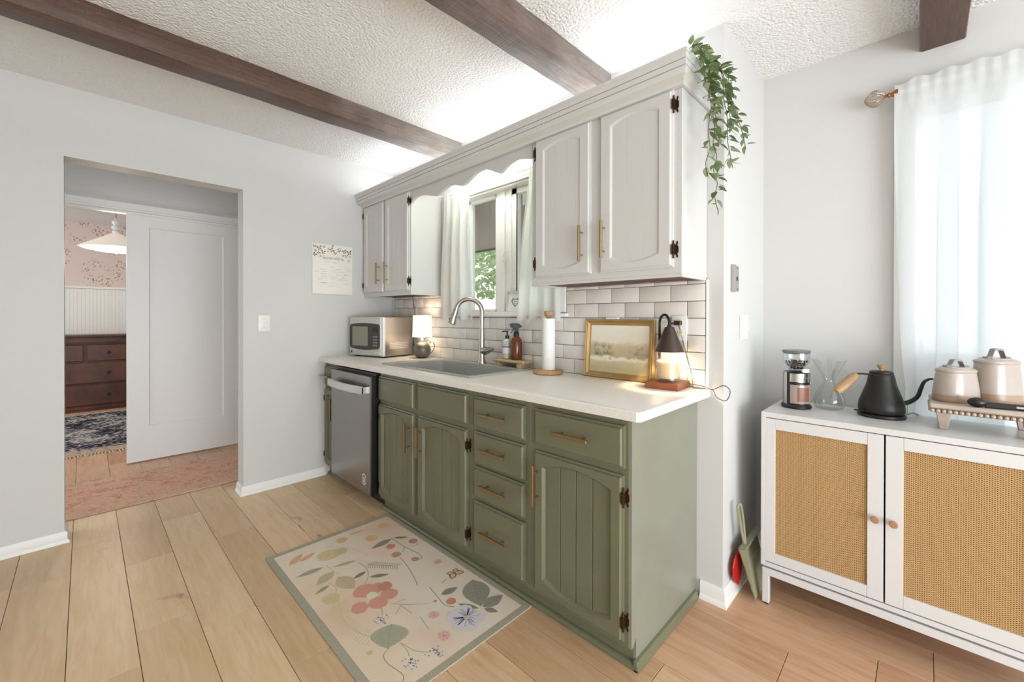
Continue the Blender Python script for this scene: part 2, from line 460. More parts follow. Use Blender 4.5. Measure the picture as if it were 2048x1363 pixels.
# dresser
M_DRESS = simple('dark_walnut', '5E3524', .38, bump=(30, .1), var=.35)
M_DRESS2 = simple('walnut_drawer', '6A3C2A', .35, var=.35)
dr = thing('dresser', 'dark brown wooden dresser with small round knobs seen through the doorway', 'dresser', (-4.6, -1.9, 0))
obj('body', MB().box(-4.82, -4.37, -2.75, -1.05, .05, .96).box(-4.82, -4.36, -2.77, -1.03, 0, .05), M_DRESS, dr, .004)
obj('top', MB().box(-4.83, -4.33, -2.79, -1.01, .955, .98), M_DRESS, dr, .006)
obj('moulding', MB().box(-4.38, -4.34, -2.77, -1.03, .87, .885).box(-4.38, -4.345, -2.77, -1.03, .03, .06), M_DRESS, dr, .004)
def ddrawer(y0, y1, z0, z1, knobs):
    d = obj('drawer', MB().box(-4.39, -4.35, y0, y1, z0, z1), M_DRESS2, dr, .006)
    for ky in knobs:
        k = MB().lathe([(.008, 0), (.008, .012), (.018, .02), (.02, .028), (.012, .036)], n=14)
        k.xf(Matrix.Translation((-4.35, ky, (z0 + z1) / 2)) @ Matrix.Rotation(PI / 2, 4, 'Y'))
        obj('knob', k, M_BLACKM, d)
ddrawer(-2.74, -1.905, .645, .855, [-2.5, -2.15]); ddrawer(-1.875, -1.06, .645, .855, [-1.67, -1.3])
ddrawer(-2.74, -1.06, .36, .625, [-2.4, -1.67]); ddrawer(-2.74, -1.06, .08, .34, [-2.4, -1.67])

# rugs
def rug_mat(name, stops, scale, border=None):
    t = NT(name)
    n = t.noise(t.coord(scale=(1, 1.0, 1)), scale, 5, .75); n2 = t.noise(t.coord(), scale * .12, 2)
    f = t.math('ADD', t.math('MULTIPLY', n, .75), t.math('MULTIPLY', n2, .3))
    t.col(t.ramp(f, stops)); t.b.inputs['Roughness'].default_value = 1; t.b.inputs['Specular IOR Level'].default_value = .1
    t.bump(n, .6, .006); return t.m
M_RUGD = rug_mat('dark_rug_pile', [(.40, '101016'), (.50, '262A38'), (.55, '76747A'), (.60, 'C4BAB0'), (.70, '6D5550')], 26)
M_RUGE = rug_mat('rug_border_pile', [(.4, '9C7E6B'), (.52, 'C6AE98'), (.64, '7D6660')], 30)
M_RUNN = rug_mat('coral_runner_pile', [(.36, 'B9785E'), (.48, 'D29A80'), (.56, 'E2BDA4'), (.66, 'C98A70')], 60)
M_RUNE = rug_mat('coral_runner_border', [(.36, 'CB977E'), (.5, 'DFBAA2'), (.66, 'B98872')], 60)
M_FRINGE = simple('cream_fringe', 'CFC2A8', .9)
r = thing('area_rug', 'dark blue and cream patterned area rug in front of the dresser', 'rug', (-3, -1.8, 0))
obj('pile', MB().box(-4.05, -2.08, -3.0, -.7, 0.001, .012), M_RUGD, r, .003)
obj('border', MB().box(-4.15, -4.05, -3.0, -.7, 0.001, .013), M_RUGE, r, .003); obj('border', MB().box(-2.08, -1.93, -3.0, -.7, 0.001, .013), M_RUGE, r, .003)
m = MB(); y = -2.95
while y < -.72:
    m.tube([(-1.93, y, .006), (-1.885 + random.uniform(-.01, .012), y + random.uniform(-.012, .012), .004)], .005, 6); y += .022
obj('fringe', m, M_FRINGE, r, kind='stuff')
r = thing('runner_rug', 'faded coral pink runner rug lying in the doorway', 'rug', (-.7, -1.5, 0))
obj('pile', MB().box(-.98, -.44, -3.0, -.1, 0.001, .009), M_RUNN, r, .003)
obj('border', MB().box(-1.08, -.98, -3.0, -.1, 0.001, .009), M_RUNE, r, .003); obj('border', MB().box(-.44, -.325, -3.0, -.1, 0.001, .009), M_RUNE, r, .003)

# pendant lamp in far room
pn = thing('pendant_lamp', 'white fluted glass pendant lamp with ceramic stem beyond the doorway', 'lamp', (-3.0, -1.65, 1.93))
t = NT('milk_glass_shade'); t.col('F6EFE4'); t.b.inputs['Roughness'].default_value = .3
t.b.inputs['Emission Color'].default_value = lin('FFF1DC'); t.b.inputs['Emission Strength'].default_value = .2
M_MILK = t.m
pc = (-3.0, -1.65, 0)
obj('shade', MB().lathe([(.03, 2.13), (.06, 2.115), (.16, 2.055), (.29, 1.975), (.30, 1.965), (.28, 1.955), (.15, 1.93), (.02, 1.925)], pc, 12), M_MILK, pn, angle=20)
obj('finial', MB().sphere((-3.0, -1.65, 1.925), .018), M_WOOD, pn)
obj('stem', MB().lathe([(.025, 2.13), (.035, 2.15), (.02, 2.17), (.04, 2.19), (.04, 2.205), (.022, 2.22), (.035, 2.24), (.035, 2.26), (.015, 2.28), (.004, 2.30)], pc, 16), M_PLASTIC, pn)
obj('cord', MB().tube([(-3, -1.65, 2.29), (-3, -1.65, 2.499)], .005, 8), M_BRASS2, pn)
pl = bpy.data.lights.new('pendant_bulb', 'POINT'); pl.energy = 15; pl.color = (1, .86, .7); pl.shadow_soft_size = .08
plo = bpy.data.objects.new('pendant_bulb', pl); COL.objects.link(plo); plo.parent = pn; plo.location = (0, 0, -.12)

# ---------------- cabinets ----------------
def ring_loop(x0, x1, z0, z1, y, kind, n=10, ab=0.0, at=0.0):
    "closed loop in the xz plane; ab/at = sag of bottom / rise of top arch; kind: outer or inner share counts"
    L = []
    for i in range(n + 1):
        t = i / n; L.append((x0 + (x1 - x0) * t, y, z0 - (ab * (1 - (2 * t - 1) ** 2))))
    for i in range(n + 1):
        t = i / n; L.append((x1 - (x1 - x0) * t, y, z1 + (at * (1 - (2 * t - 1) ** 2))))
    return L
def panel_front(parent, name, x0, x1, z0, z1, yb, mat, t=.02, label=None):
    "slab front with stepped edge (drawer)"
    s = .007
    m = MB().loops([ring_loop(x0, x1, z0, z1, yb, 'o', 1), ring_loop(x0, x1, z0, z1, yb - t * .55, 'o', 1),
                    ring_loop(x0 + s, x1 - s, z0 + s, z1 - s, yb - t * .62, 'o', 1), ring_loop(x0 + s * 1.6, x1 - s * 1.6, z0 + s * 1.6, z1 - s * 1.6, yb - t, 'o', 1)])
    return obj(name, m, mat, parent, label=label, angle=8)
def arched_door(parent, x0, x1, z0, z1, yb, mat, stile=.05, rail=.068, arch=.03, boards=4, t=.02, name='door', gap=.0017, rec=.35):
    s = .006; ix0, ix1, iz0, iz1 = x0 + stile, x1 - stile, z0 + rail, z1 - rail
    R = ring_loop
    m = MB().loops([R(x0, x1, z0, z1, yb, 'o'), R(x0, x1, z0, z1, yb - t * .5, 'o'), R(x0 + s, x1 - s, z0 + s, z1 - s, yb - t * .6, 'o'),
                    R(x0 + s * 1.6, x1 - s * 1.6, z0 + s * 1.6, z1 - s * 1.6, yb - t, 'o'),
                    R(ix0 - .009, ix1 + .009, iz0 - .009, iz1 + .009, yb - t, 'i', ab=arch, at=arch),
                    R(ix0, ix1, iz0, iz1, yb - t * rec, 'i', ab=arch, at=arch),
                    R(ix0, ix1, iz0, iz1, yb - .001, 'i', ab=arch, at=arch)], True, False)
    d = obj(name, m, mat, parent, angle=12)
    bw = (ix1 - ix0) / boards
    for i in range(boards):
        a = ix0 + bw * i + (gap if i else -.004); b = ix0 + bw * (i + 1) - (gap if i < boards - 1 else -.004)
        obj('board', MB().box(a, b, yb - t * (rec - .03), yb - .001, iz0 - arch - .004, iz1 + arch + .004), mat, d, min(gap, .001) * 1.2)
    obj('panel_back', MB().box(ix0 - .004, ix1 + .004, yb - t * (rec - .03) + (.0045 if gap > .001 else .0011), yb - .0005, iz0 - arch - .004, iz1 + arch + .004), mat, d)
    return d
def bar_handle(parent, x, z, axis, yf, mat, L=.165):
    h = L / 2; w = .0055; y0 = yf - .033
    m = MB()
    if axis == 'z':
        m.box(x - w, x + w, y0 - .006, y0 + .006, z - h, z + h)
        for k in (-1, 1): m.tube([(x, y0, z + k * h * .62), (x, yf, z + k * h * .62)], .0042, 8)
    else:
        m.box(x - h, x + h, y0 - .006, y0 + .006, z - w, z + w)
        for k in (-1, 1): m.tube([(x + k * h * .62, y0, z), (x + k * h * .62, yf, z)], .0042, 8)
    return obj('handle', m, mat, parent, .0012)
def hinge(parent, x, z, side, yf):
    "side +1: frame leaf lies to +x"
    m = MB()
    pts = [(0, .012), (.006, .020), (.008, .030), (.013, .033), (.014, .024), (.011, .018), (.016, .010), (.016, -.010), (.011, -.018), (.014, -.024), (.013, -.033), (.008, -.030), (.006, -.020), (0, -.012)]
    poly = [(x + side * u, z + v) for u, v in pts]
    m.prism(poly, 'y', yf, yf - .0025)
    m.lathe([(.0008, -.036), (.004, -.032), (.0025, -.026), (.0048, -.022), (.0048, .022), (.0025, .026), (.004, .032), (.0008, .036)], (x, yf - .012, z), 8)
    m.box(x - .0045, x + .0045, yf - .022, yf, z - .019, z + .019)
    return obj('hinge', m, M_BRONZE, parent, .0006)

YF = -.58       # face frame plane of base units
def base_body(t, x0, x1, mat=M_GREEN):
    return obj('body', MB().box(x0, x1, YF, -.002, .078, .879).box(x0, x1, -.548, -.002, .002, .078), mat, t, .0015)
def toe(t, x0, x1, e0=0, e1=0):
    prof = [(0, 0.001), (-.018, 0.001), (-.018, .006), (-.014, .015), (-.006, .02), (0, .02)]
    L = [[(x, -.548 + a, b) for a, b in prof] for x in (x0, x1)]
    return obj('toe_moulding', MB().loops(L), M_GREEN, t)
# narrow unit at the wall
c = thing('base_cabinet', 'narrow green base cabinet squeezed between grey wall and dishwasher', 'cabinet', (.12, -.3, 0), 'green base cabinets')
base_body(c, .003, .25); toe(c, .003, .25)
d = panel_front(c, 'drawer', .02, .235, .70, .848, YF, M_GREEN); bar_handle(d, .10, .775, 'x', YF - .02, M_BRASS2, .15)
d = arched_door(c, .02, .235, .10, .676, YF, M_GREEN, .04, .068, .02, 2); bar_handle(d, .215, .54, 'z', YF - .02, M_BRASS)
hinge(d, .02, .6, -1, YF); hinge(d, .02, .17, -1, YF)
# sink unit
c = thing('base_cabinet', 'green sink base cabinet with two arched doors next to the dishwasher', 'cabinet', (1.3, -.3, 0), 'green base cabinets')
obj('body', MB().box(.862, .88, -.5595, -.002, .079, .8785).box(1.755, 1.767, -.5595, -.002, .079, .8785).box(.862, 1.767, YF, -.56, .078, .879)
    .box(.88, 1.755, -.02, -.002, .002, .879).box(.88, 1.755, -.56, -.02, .078, .10).box(.862, 1.767, -.548, -.53, .002, .078), M_GREEN, c)
toe(c, .862, 1.767)
panel_front(c, 'false_drawer_front', .865, 1.268, .70, .85, YF, M_GREEN); panel_front(c, 'false_drawer_front', 1.312, 1.738, .70, .85, YF, M_GREEN)
d = arched_door(c, .865, 1.27, .10, .676, YF, M_GREEN, .054); bar_handle(d, 1.234, .54, 'z', YF - .02, M_BRASS)
hinge(d, .880, .60, -1, YF); hinge(d, .880, .17, -1, YF)
d = arched_door(c, 1.312, 1.737, .10, .676, YF, M_GREEN, .058); bar_handle(d, 1.352, .54, 'z', YF - .02, M_BRASS)
hinge(d, 1.739, .60, 1, YF); hinge(d, 1.739, .17, 1, YF)
# drawer unit
c = thing('base_cabinet', 'green base cabinet with a column of four drawers', 'cabinet', (1.95, -.3, 0), 'green base cabinets')
base_body(c, 1.767, 2.142); toe(c, 1.767, 2.142)
for z0, z1, hz in ((.70, .847, .776), (.53, .682, .613), (.37, .516, .447), (.10, .352, .234)):
    d = panel_front(c, 'drawer', 1.79, 2.117, z0, z1, YF, M_GREEN); bar_handle(d, 1.95, hz, 'x', YF - .02, M_BRASS)
# end unit
c = thing('base_cabinet', 'green end base cabinet with one wide drawer over one arched door', 'cabinet', (2.37, -.3, 0), 'green base cabinets')
base_body(c, 2.142, 2.595); toe(c, 2.142, 2.62)
obj('end_panel', MB().prism([(-.548, .002), (-.002, .002), (-.002, .879), (YF, .879), (YF, .082), (-.570, .082), (-.548, .105)], 'x', 2.595, 2.607), simple('sage_end_panel_sheen', '8B8C7E', .3, spec=.6, bump=(30, .06), var=.05), c)  # same green, greyed and lightened to paint in the window sheen
prof = [(0, .001), (.018, .001), (.018, .006), (.014, .015), (.010, .032), (0, .034)]
obj('side_moulding', MB().loops([[(2.607 + a, y, b) for a, b in prof] for y in (-.566, -.022)]), M_GREEN, c)
d = panel_front(c, 'drawer', 2.175, 2.583, .70, .848, YF, M_GREEN); bar_handle(d, 2.376, .776, 'x', YF - .02, M_BRASS)
d = arched_door(c, 2.175, 2.58, .10, .676, YF, M_GREEN, .053); bar_handle(d, 2.2, .545, 'z', YF - .02, M_BRASS)
hinge(d, 2.582, .60, 1, YF); hinge(d, 2.582, .17, 1, YF)

# dishwasher
c = thing('dishwasher', 'stainless steel dishwasher with curved bar handle under the counter', 'dishwasher', (.55, -.3, 0))
obj('tub', MB().box(.256, .846, -.60, -.03, .09, .865).box(.262, .85, -.53, -.05, .002, .09), M_BLACK, c, .002)
dd = obj('door', MB().box(.258, .843, -.642, -.603, .095, .845), M_STEEL, c, .003)
obj('door_edge', MB().box(.8435, .850, -.632, -.60, .095, .848), M_BLACK, c)
pts = []
for i in range(17):
    t_ = i / 16; x = .285 + .53 * t_; b = .03 + .022 * math.sin(PI * t_)
    pts.append((x, b))
L = []
for x, b in pts:
    y = -.642 - b; L.append([(x, y, .735), (x, y - .008, .738), (x, y - .008, .782), (x, y, .785)])
obj('handle', MB().loops(L).box(.285, .30, -.68, -.641, .74, .78).box(.80, .815, -.68, -.641, .74, .78), simple('pale_steel_handle', 'DAD8D6', .3, .9), dd)
m = MB(); rr = []
cx, cz = .768, .185
for r0, r1 in ((.024, .03), (.006, .013)):
    L = [[(cx + r_ * math.cos(2 * PI * i / 24), -.6432, cz + r_ * 1.2 * math.sin(2 * PI * i / 24)) for i in range(24)] for r_ in (r0, r1)]
    m.loops(L, False, False)
m.box(cx - .012, cx + .014, -.6436, -.643, cz - .019, cz - .014)
obj('badge', m, simple('badge_print', 'EDEBE6', .5), dd)

# countertop with sink cut-out
SX0, SX1, SY0, SY1 = .785, 1.685, -.535, -.045
def rect(x0, x1, y0, y1, z): return [(x0, y0, z), (x1, y0, z), (x1, y1, z), (x0, y1, z)]
def crect(x0, x1, y0, y1, z, c=.012):
    return [(x0, y0, z), (x1 - c, y0, z), (x1, y0 + c, z), (x1, y1, z), (x0, y1, z)]
cx0, cx1, cy0, cy1 = .0015, 2.663, -.635, -.0015
b = .006
def irect(z): 
    a = .012; return [(SX0 + a, SY0 + a, z), (SX1 - a, SY0 + a, z), (SX1 - a, SY0 + a + .001, z), (SX1 - a, SY1 - a, z), (SX0 + a, SY1 - a, z)]
ct = MB().loops([irect(.881), crect(cx0, cx1, cy0, cy1, .881), crect(cx0, cx1, cy0, cy1, .914 - b), crect(cx0, cx1 - .002, cy0 + .002, cy1, .914 - b * .35), crect(cx0, cx1 - b, cy0 + b, cy1, .914), irect(.914), irect(.881)], False, False)
o = obj('countertop', ct, M_COUNTER); tag(o, 'long off-white speckled laminate countertop over the green cabinets', 'countertop')

# sink
c = thing('sink', 'large grey composite drop-in sink in the countertop', 'sink', (1.235, -.29, .714))
def rr(x0, x1, y0, y1, z, r, n=5):
    L = []
    for (cx_, cy_, a0) in ((x1 - r, y0 + r, -PI / 2), (x1 - r, y1 - r, 0), (x0 + r, y1 - r, PI / 2), (x0 + r, y0 + r, PI)):
        L += [(cx_ + r * math.cos(a0 + PI / 2 * i / n), cy_ + r * math.sin(a0 + PI / 2 * i / n), z) for i in range(n + 1)]
    return L
g = .018
loops = [rr(SX0, SX1, SY0, SY1, .9145, .012), rr(SX0 + .002, SX1 - .002, SY0 + .002, SY1 - .002, .923, .012), rr(SX0 + .105, SX1 - g, SY0 + g, SY1 - .075, .923, .03)]
rim = obj('rim', MB().loops(loops, False, False), M_SINKRIM, c)
loops = [rr(SX0 + .105, SX1 - g, SY0 + g, SY1 - .075, .923, .03), rr(SX0 + .113, SX1 - g - .008, SY0 + g + .008, SY1 - .083, .912, .03),
         rr(SX0 + .119, SX1 - g - .014, SY0 + g + .014, SY1 - .09, .75, .04), rr(SX0 + .15, SX1 - g - .05, SY0 + g + .05, SY1 - .125, .718, .04)]
obj('basin', MB().loops(loops, False, True), M_SINK, c, angle=50)
obj('drain', MB().lathe([(.045, .7185), (.043, .722), (.03, .7205), (.004, .7195)], (1.235, -.3, 0), 24), M_CHROME, c)

# faucet
c = thing('faucet', 'brushed nickel gooseneck pull-down faucet behind the sink', 'faucet', (1.265, -.085, .923))
fx, fy = 1.267, -.082
dv = Vector((-.72, -.69, 0)).normalized()
def fp(d, z): return (fx + dv.x * d, fy + dv.y * d, z)
obj('base', MB().lathe([(.030, .923), (.030, .93), (.024, .945), (.020, .98), (.020, 1.03), (.0175, 1.12), (.0150, 1.15)], (fx, fy, 0), 24), M_CHROME, c)
arcp = [fp(0, 1.14), fp(0, 1.20)] + [fp(.085 - .085 * math.cos(a), 1.255 + .085 * math.sin(a)) for a in [PI * i / 18 * .93 for i in range(19)]]
obj('spout', MB().tube(arcp, .0150, 16), M_CHROME, c)
e = Vector(arcp[-1]); dn = (Vector(arcp[-1]) - Vector(arcp[-2])).normalized()
h = obj('spray_head', MB().tube([e, e + dn * .01, e + dn * .05, e + dn * .095, e + dn * .10], [.0165, .018, .020, .025, .022], 18), M_CHROME, c)
q = e + dn * .075 + dv * .019
obj('button', MB().sphere(tuple(q), .011, 12, 8, .6, .6, 1.6), M_BRONZE, h)
rtv = Vector((.72, .69, 0)).normalized() * .0
hv = Vector((.75, .1, 0)).normalized()
p0 = Vector((fx, fy, 1.005))
obj('lever', MB().tube([p0, p0 + hv * .018, p0 + hv * .03, p0 + hv * .06 + Vector((0, 0, .004)), p0 + hv * .085 + Vector((0, 0, .012)), p0 + hv * .098 + Vector((0, 0, .013))], [.020, .027, .028, .020, .011, .007], 16), M_CHROME, c)

# ---------------- upper cabinets ----------------
UF = -.265
ZB = 1.391
def upper_body(t, x0, x1):
    obj('body', MB().box(x0, x1, UF, -.002, ZB + .004, 2.2), M_UPPER, t, .0015)
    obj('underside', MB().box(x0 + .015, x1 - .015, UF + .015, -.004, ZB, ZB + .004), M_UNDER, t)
    obj('bottom_lip', MB().box(x0, x1, UF, UF + .015, ZB - .008, ZB + .004).box(x0, x0 + .015, UF + .015, -.012, ZB - .008, ZB + .004).box(x1 - .015, x1, UF + .015, -.012, ZB - .008, ZB + .004), M_UPPER, t)
c = thing('upper_cabinet', 'small pale grey upper cabinet with two doors above the microwave', 'cabinet', (.36, -.14, ZB), 'pale grey upper cabinets')
upper_body(c, .003, .713)
d = arched_door(c, .022, .342, 1.413, 2.118, UF, M_UPPER, .06, .07, .022, 3, gap=.0004, rec=.68); bar_handle(d, .297, 1.558, 'z', UF - .02, M_BRASS2)
hinge(d, .018, 2.05, -1, UF); hinge(d, .018, 1.48, -1, UF)
d = arched_door(c, .37, .70, 1.413, 2.118, UF, M_UPPER, .06, .07, .022, 3, gap=.0004, rec=.68); bar_handle(d, .421, 1.556, 'z', UF - .02, M_BRASS2)
hinge(d, .702, 2.05, 1, UF); hinge(d, .702, 1.48, 1, UF)
c = thing('upper_cabinet', 'large pale grey upper cabinet with two doors above the gilt picture', 'cabinet', (2.25, -.14, ZB), 'pale grey upper cabinets')
upper_body(c, 1.867, 2.647)
d = arched_door(c, 1.9, 2.232, 1.422, 2.118, UF, M_UPPER, .062, .066, .024, 3, gap=.0004, rec=.68); bar_handle(d, 2.197, 1.56, 'z', UF - .02, M_BRASS2)
hinge(d, 1.896, 2.056, -1, UF); hinge(d, 1.896, 1.495, -1, UF)
d = arched_door(c, 2.284, 2.615, 1.422, 2.118, UF, M_UPPER, .062, .066, .024, 3, gap=.0004, rec=.68); bar_handle(d, 2.313, 1.565, 'z', UF - .02, M_BRASS2)
hinge(d, 2.618, 2.058, 1, UF); hinge(d, 2.618, 1.49, 1, UF)
# scalloped valance
VP = [(.715, 2.032), (.74, 2.052), (.80, 2.066), (.86, 2.064), (.93, 2.046), (1.0, 2.028), (1.04, 2.029), (1.09, 2.046), (1.16, 2.062), (1.21, 2.056), (1.27, 2.036), (1.32, 2.036), (1.37, 2.058), (1.43, 2.081), (1.5, 2.082), (1.56, 2.055), (1.61, 2.032), (1.64, 2.034), (1.69, 2.060), (1.75, 2.074), (1.80, 2.066), (1.865, 2.048)]
pts = [(p.x, p.y) for p in spline([(a, b_, 0) for a, b_ in VP], 4)]
vm = MB()
L = [[(x, UF, z), (x, UF, 2.2), (x, UF + .019, 2.2), (x, UF + .019, z)] for x, z in pts]
vm.loops(L)
o = obj('valance', vm, M_UPPER, angle=40); tag(o, 'scalloped pale grey wooden valance between the upper cabinets', 'valance')
# crown moulding
cp = [(0, 2.118), (.016, 2.118), (.022, 2.128), (.036, 2.136), (.048, 2.140), (.054, 2.146), (.057, 2.160), (.052, 2.1605), (.052, 2.163), (.058, 2.1635), (.062, 2.182), (.057, 2.1825), (.057, 2.185), (.063, 2.1855), (.068, 2.203), (.072, 2.2035), (.076, 2.213), (0, 2.213)]
m = MB().loops([[(.002, UF - .004 - a * 1.15, z) for a, z in cp], [(2.649 + a * .66, UF - .004 - a * 1.15, z) for a, z in cp], [(2.649 + a * .66, -.002, z) for a, z in cp]])
o = obj('crown_moulding', m, M_UPPER, angle=20); tag(o, 'pale grey stepped crown moulding along the top of the upper cabinets', 'moulding')

# ---------------- backsplash tiles ----------------
obj('grout_bed', MB().box(.03, WX0 - .05, -.003, 0, .914, 1.388).box(WX0 - .05, 1.893, -.003, 0, .914, 1.222).box(1.893, 2.645, -.003, 0, .914, 1.388), M_GROUT, wall_back)
obj('tile_edge_trim', MB().box(2.6455, 2.655, -.011, 0, .9145, 1.388), M_WHITE, wall_back, .002)
obj('tile_edge_trim', MB().box(.022, .0295, -.011, 0, .9145, 1.388), M_WHITE, wall_back, .002)
TP, TH = .1543, .0752
tmesh = {}
def tile(x0, x1, z0, z1):
    w, h = round(x1 - x0, 4), round(z1 - z0, 4)
    if w < .008 or h < .006: return
    k = (w, h)
    if k not in tmesh:
        g = .0013; tmesh[k] = MB().box(g, w - g, -.0105, -.002, g, h - g).mesh('tile', .0022 if min(w, h) > .02 else .001, 2)
    put('tile', tmesh[k], M_TILE, wall_back, (x0, 0, z0))
for r in range(7):
    z0 = .919 + TH * r; z1 = z0 + TH
    if r == 0: z0 = .9155
    xs = 2.49 if r % 2 == 1 else 2.566
    if r % 2 == 1: xs = 2.49
    edges = [2.6445]; x = 2.49 if (r % 2 == 1) else 2.566
    # rows counted from the counter: row 5 has joint at 2.49, row 4 at 2.566
    while x > .03: edges.append(x); x -= TP
    edges.append(.0305)
    for a, b_ in zip(edges[1:], edges[:-1]):
        if r == 6: z1 = 1.387
        if z1 <= 1.223: tile(a, b_, z0, z1)
        else:
            for lo, hi in ((.0305, WX0 - .05), (1.8935, 2.6445)):
                A, B = max(a, lo), min(b_, hi)
                if B - A > .008: tile(A, B, z0, z1)
            A, B = max(a, WX0 - .05), min(b_, 1.8935)
            if B - A > .008 and z0 < 1.215: tile(A, B, z0, 1.222)

# ---------------- window over the sink ----------------
m = MB().box(WX0 - .05, WX0, -.016, 0, 1.25, 2.12).box(WX1, 1.892, -.016, 0, 1.25, 2.12).box(WX0 - .05, 1.892, -.018, 0, WZ1, 2.125)
m.box(WX0, WX0 + .012, 0, .14, WZ0, WZ1).box(WX1 - .012, WX1, 0, .14, WZ0, WZ1).box(WX0, WX1, 0, .14, WZ1 - .012, WZ1).box(WX0, WX1, .0, .14, WZ0, WZ0 + .012)
w1 = struct('window_1', m, M_WHITE, .003)
w1['label'] = 'white framed two-sash window above the sink'
obj('window_sill', MB().box(WX0 - .06, 1.912, -.04, .02, 1.225, 1.246), M_WHITE, w1, .006, 2)
obj('mullion', MB().box(1.256, 1.40, .055, .12, WZ0, WZ1).box(1.31, 1.345, .045, .055, WZ0 + .012, WZ1 - .012), M_WHITE, w1, .003)
def sash(x0, x1, z0, z1, fw, y):
    f = obj('sash', MB().box(x0, x0 + fw, y, y + .04, z0, z1).box(x1 - fw, x1, y, y + .04, z0, z1).box(x0, x1, y, y + .04, z0, z0 + fw * .7).box(x0, x1, y, y + .04, z1 - fw * .7, z1), M_WHITE, w1, .003)
    obj('pane', MB().box(x0 + fw - .004, x1 - fw + .004, y + .018, y + .022, z0 + fw * .6, z1 - fw * .6), M_GLASS, f)
    return f
sash(WX0 + .012, 1.262, WZ0 + .012, WZ1 - .012, .03, .07)
s2 = sash(1.392, WX1 - .012, WZ0 + .012, WZ1 - .012, .055, .062)
obj('weather_seal', MB().box(1.444, 1.448, .055, .062, WZ0 + .05, WZ1 - .05), simple('dark_seal', '4A4744', .7), w1)
la = MB().box(1.352, 1.366, .03, .055, 1.585, 1.66); la.tube([(1.359, .03, 1.66), (1.359, .015, 1.63), (1.36, .012, 1.58)], .006, 8)
obj('latch', la, M_PLASTIC, w1, .002)

# light fitting behind the valance and its pull string
c = thing('sink_light', 'white strip light hidden behind the scalloped valance', 'light', (1.29, -.14, 2.15))
obj('housing', MB().box(.99, 1.59, -.165, -.085, 2.175, 2.20), M_WHITE, c, .003)
obj('tube', MB().tube([(1.01, -.125, 2.162), (1.57, -.125, 2.162)], .012, 12), simple('lit_tube', 'FFFFFF', .4, emit=('F4FFEC', 32.0)), c)
obj('bracket', MB().box(1.0, 1.02, -.165, -.0015, 2.19, 2.20).box(1.56, 1.58, -.165, -.0015, 2.19, 2.20), M_WHITE, c)
c = thing('led_strip', 'white light strip lying on top of the upper cabinets behind the crown', 'light', (1.3, -.16, 2.2))
obj('channel', MB().box(.03, 2.62, -.18, -.15, 2.2005, 2.206), M_WHITE, c)
obj('diffuser', MB().box(.035, 2.615, -.178, -.152, 2.206, 2.212), simple('lit_strip', 'FFFFFF', .4, emit=('F6FAFF', 17.0)), c)
c = thing('pull_string', 'thin pull string with a clear crystal ball in front of the window', 'pull string', (1.594, -.1, 1.85))
obj('string', MB().tube([(1.58, -.1, 2.176), (1.594, -.1, 2.15), (1.594, -.1, 1.862)], .0009, 6), simple('string', '8C8A84', .6), c)
obj('crystal', MB().lathe([(.001, -.024), (.012, -.018), (.019, 0), (.012, .016), (.004, .02), (.003, .026)], (1.594, -.1, 1.845), 8), M_CLEAR, c, angle=10)

# cafe curtains and rod
o = obj('tension_rod', MB().tube([(WX0 - .18, -.045, 2.105), (1.866, -.045, 2.105)], .006, 10), M_WHITE); tag(o, 'thin white curtain rod above the sink window', 'rod')
def cafe(name_label, tl, tr, bl, br, seed, z0=1.205, z1=2.118):
    rnd = random.Random(seed); ph = rnd.random() * 6
    def fn(u, v):
        z = z1 + (z0 - z1) * v
        x = (tl + (tr - tl) * u) * (1 - v) + (bl + (br - bl) * u) * v
        x += .010 * math.sin(v * 9 + ph) * (u - .5) * (1 - v * .4)
        a = .006 + .014 * min(1, v * 2.5)
        y = -.046 + a * math.sin(u * 21 + ph + .6 * math.sin(v * 3)) + .006 * math.sin(u * 47 + ph)
        z += .004 * math.sin(u * 21 + ph) * v
        return (x, y, z)
    m = MB().grid(fn, 60, 30)
    o = obj('cafe_curtain', m, M_CAFE, angle=180); tag(o, name_label, 'curtain', 'white cafe curtains')
cafe('white cafe curtain gathered at the left side of the sink window', .80, 1.09, .745, 1.135, 3)
cafe('white cafe curtain at the right side of the sink window', 1.655, 1.865, 1.563, 1.885, 5)

# framed heart on the sill
c = thing('picture_frame', 'small white frame with a grey heart drawing on the window sill', 'picture frame', (1.46, .0, 1.246))
M4 = Matrix.Translation((1.462, .02, 1.2475)) @ Matrix.Rotation(math.radians(-8), 4, 'X')
def hp(mb): return mb.xf(M4)
fw_, fh = .15, .142
m = MB().box(-fw_ / 2, -fw_ / 2 + .012, -.008, .006, 0, fh).box(fw_ / 2 - .012, fw_ / 2, -.008, .006, 0, fh).box(-fw_ / 2, fw_ / 2, -.008, .006, 0, .012).box(-fw_ / 2, fw_ / 2, -.008, .006, fh - .012, fh)
obj('frame', hp(m), simple('pale_grey_frame', 'CFCDC8', .4), c)
pm = obj('print', hp(MB().box(-.066, .066, -.001, .003, .01, fh - .01)), simple('print_paper', 'F4F3EF', .6), c)
hs = []
for i in range(36):
    a = 2 * PI * i / 36; hs.append((16 * math.sin(a) ** 3, 13 * math.cos(a) - 5 * math.cos(2 * a) - 2 * math.cos(3 * a) - math.cos(4 * a)))
m = MB().loops([[(x * .0022, -.0016, .072 + y * .0022) for x, y in hs], [(x * .0015, -.0016, .072 + y * .0015) for x, y in hs]], False, False)
for k in range(4): m.box(-.02 + .004 * k, .018 - .005 * k, -.0018, -.0016, .085 - .011 * k, .088 - .011 * k)
obj('heart', hp(m), simple('grey_ink', '8E8C8A', .6), pm)

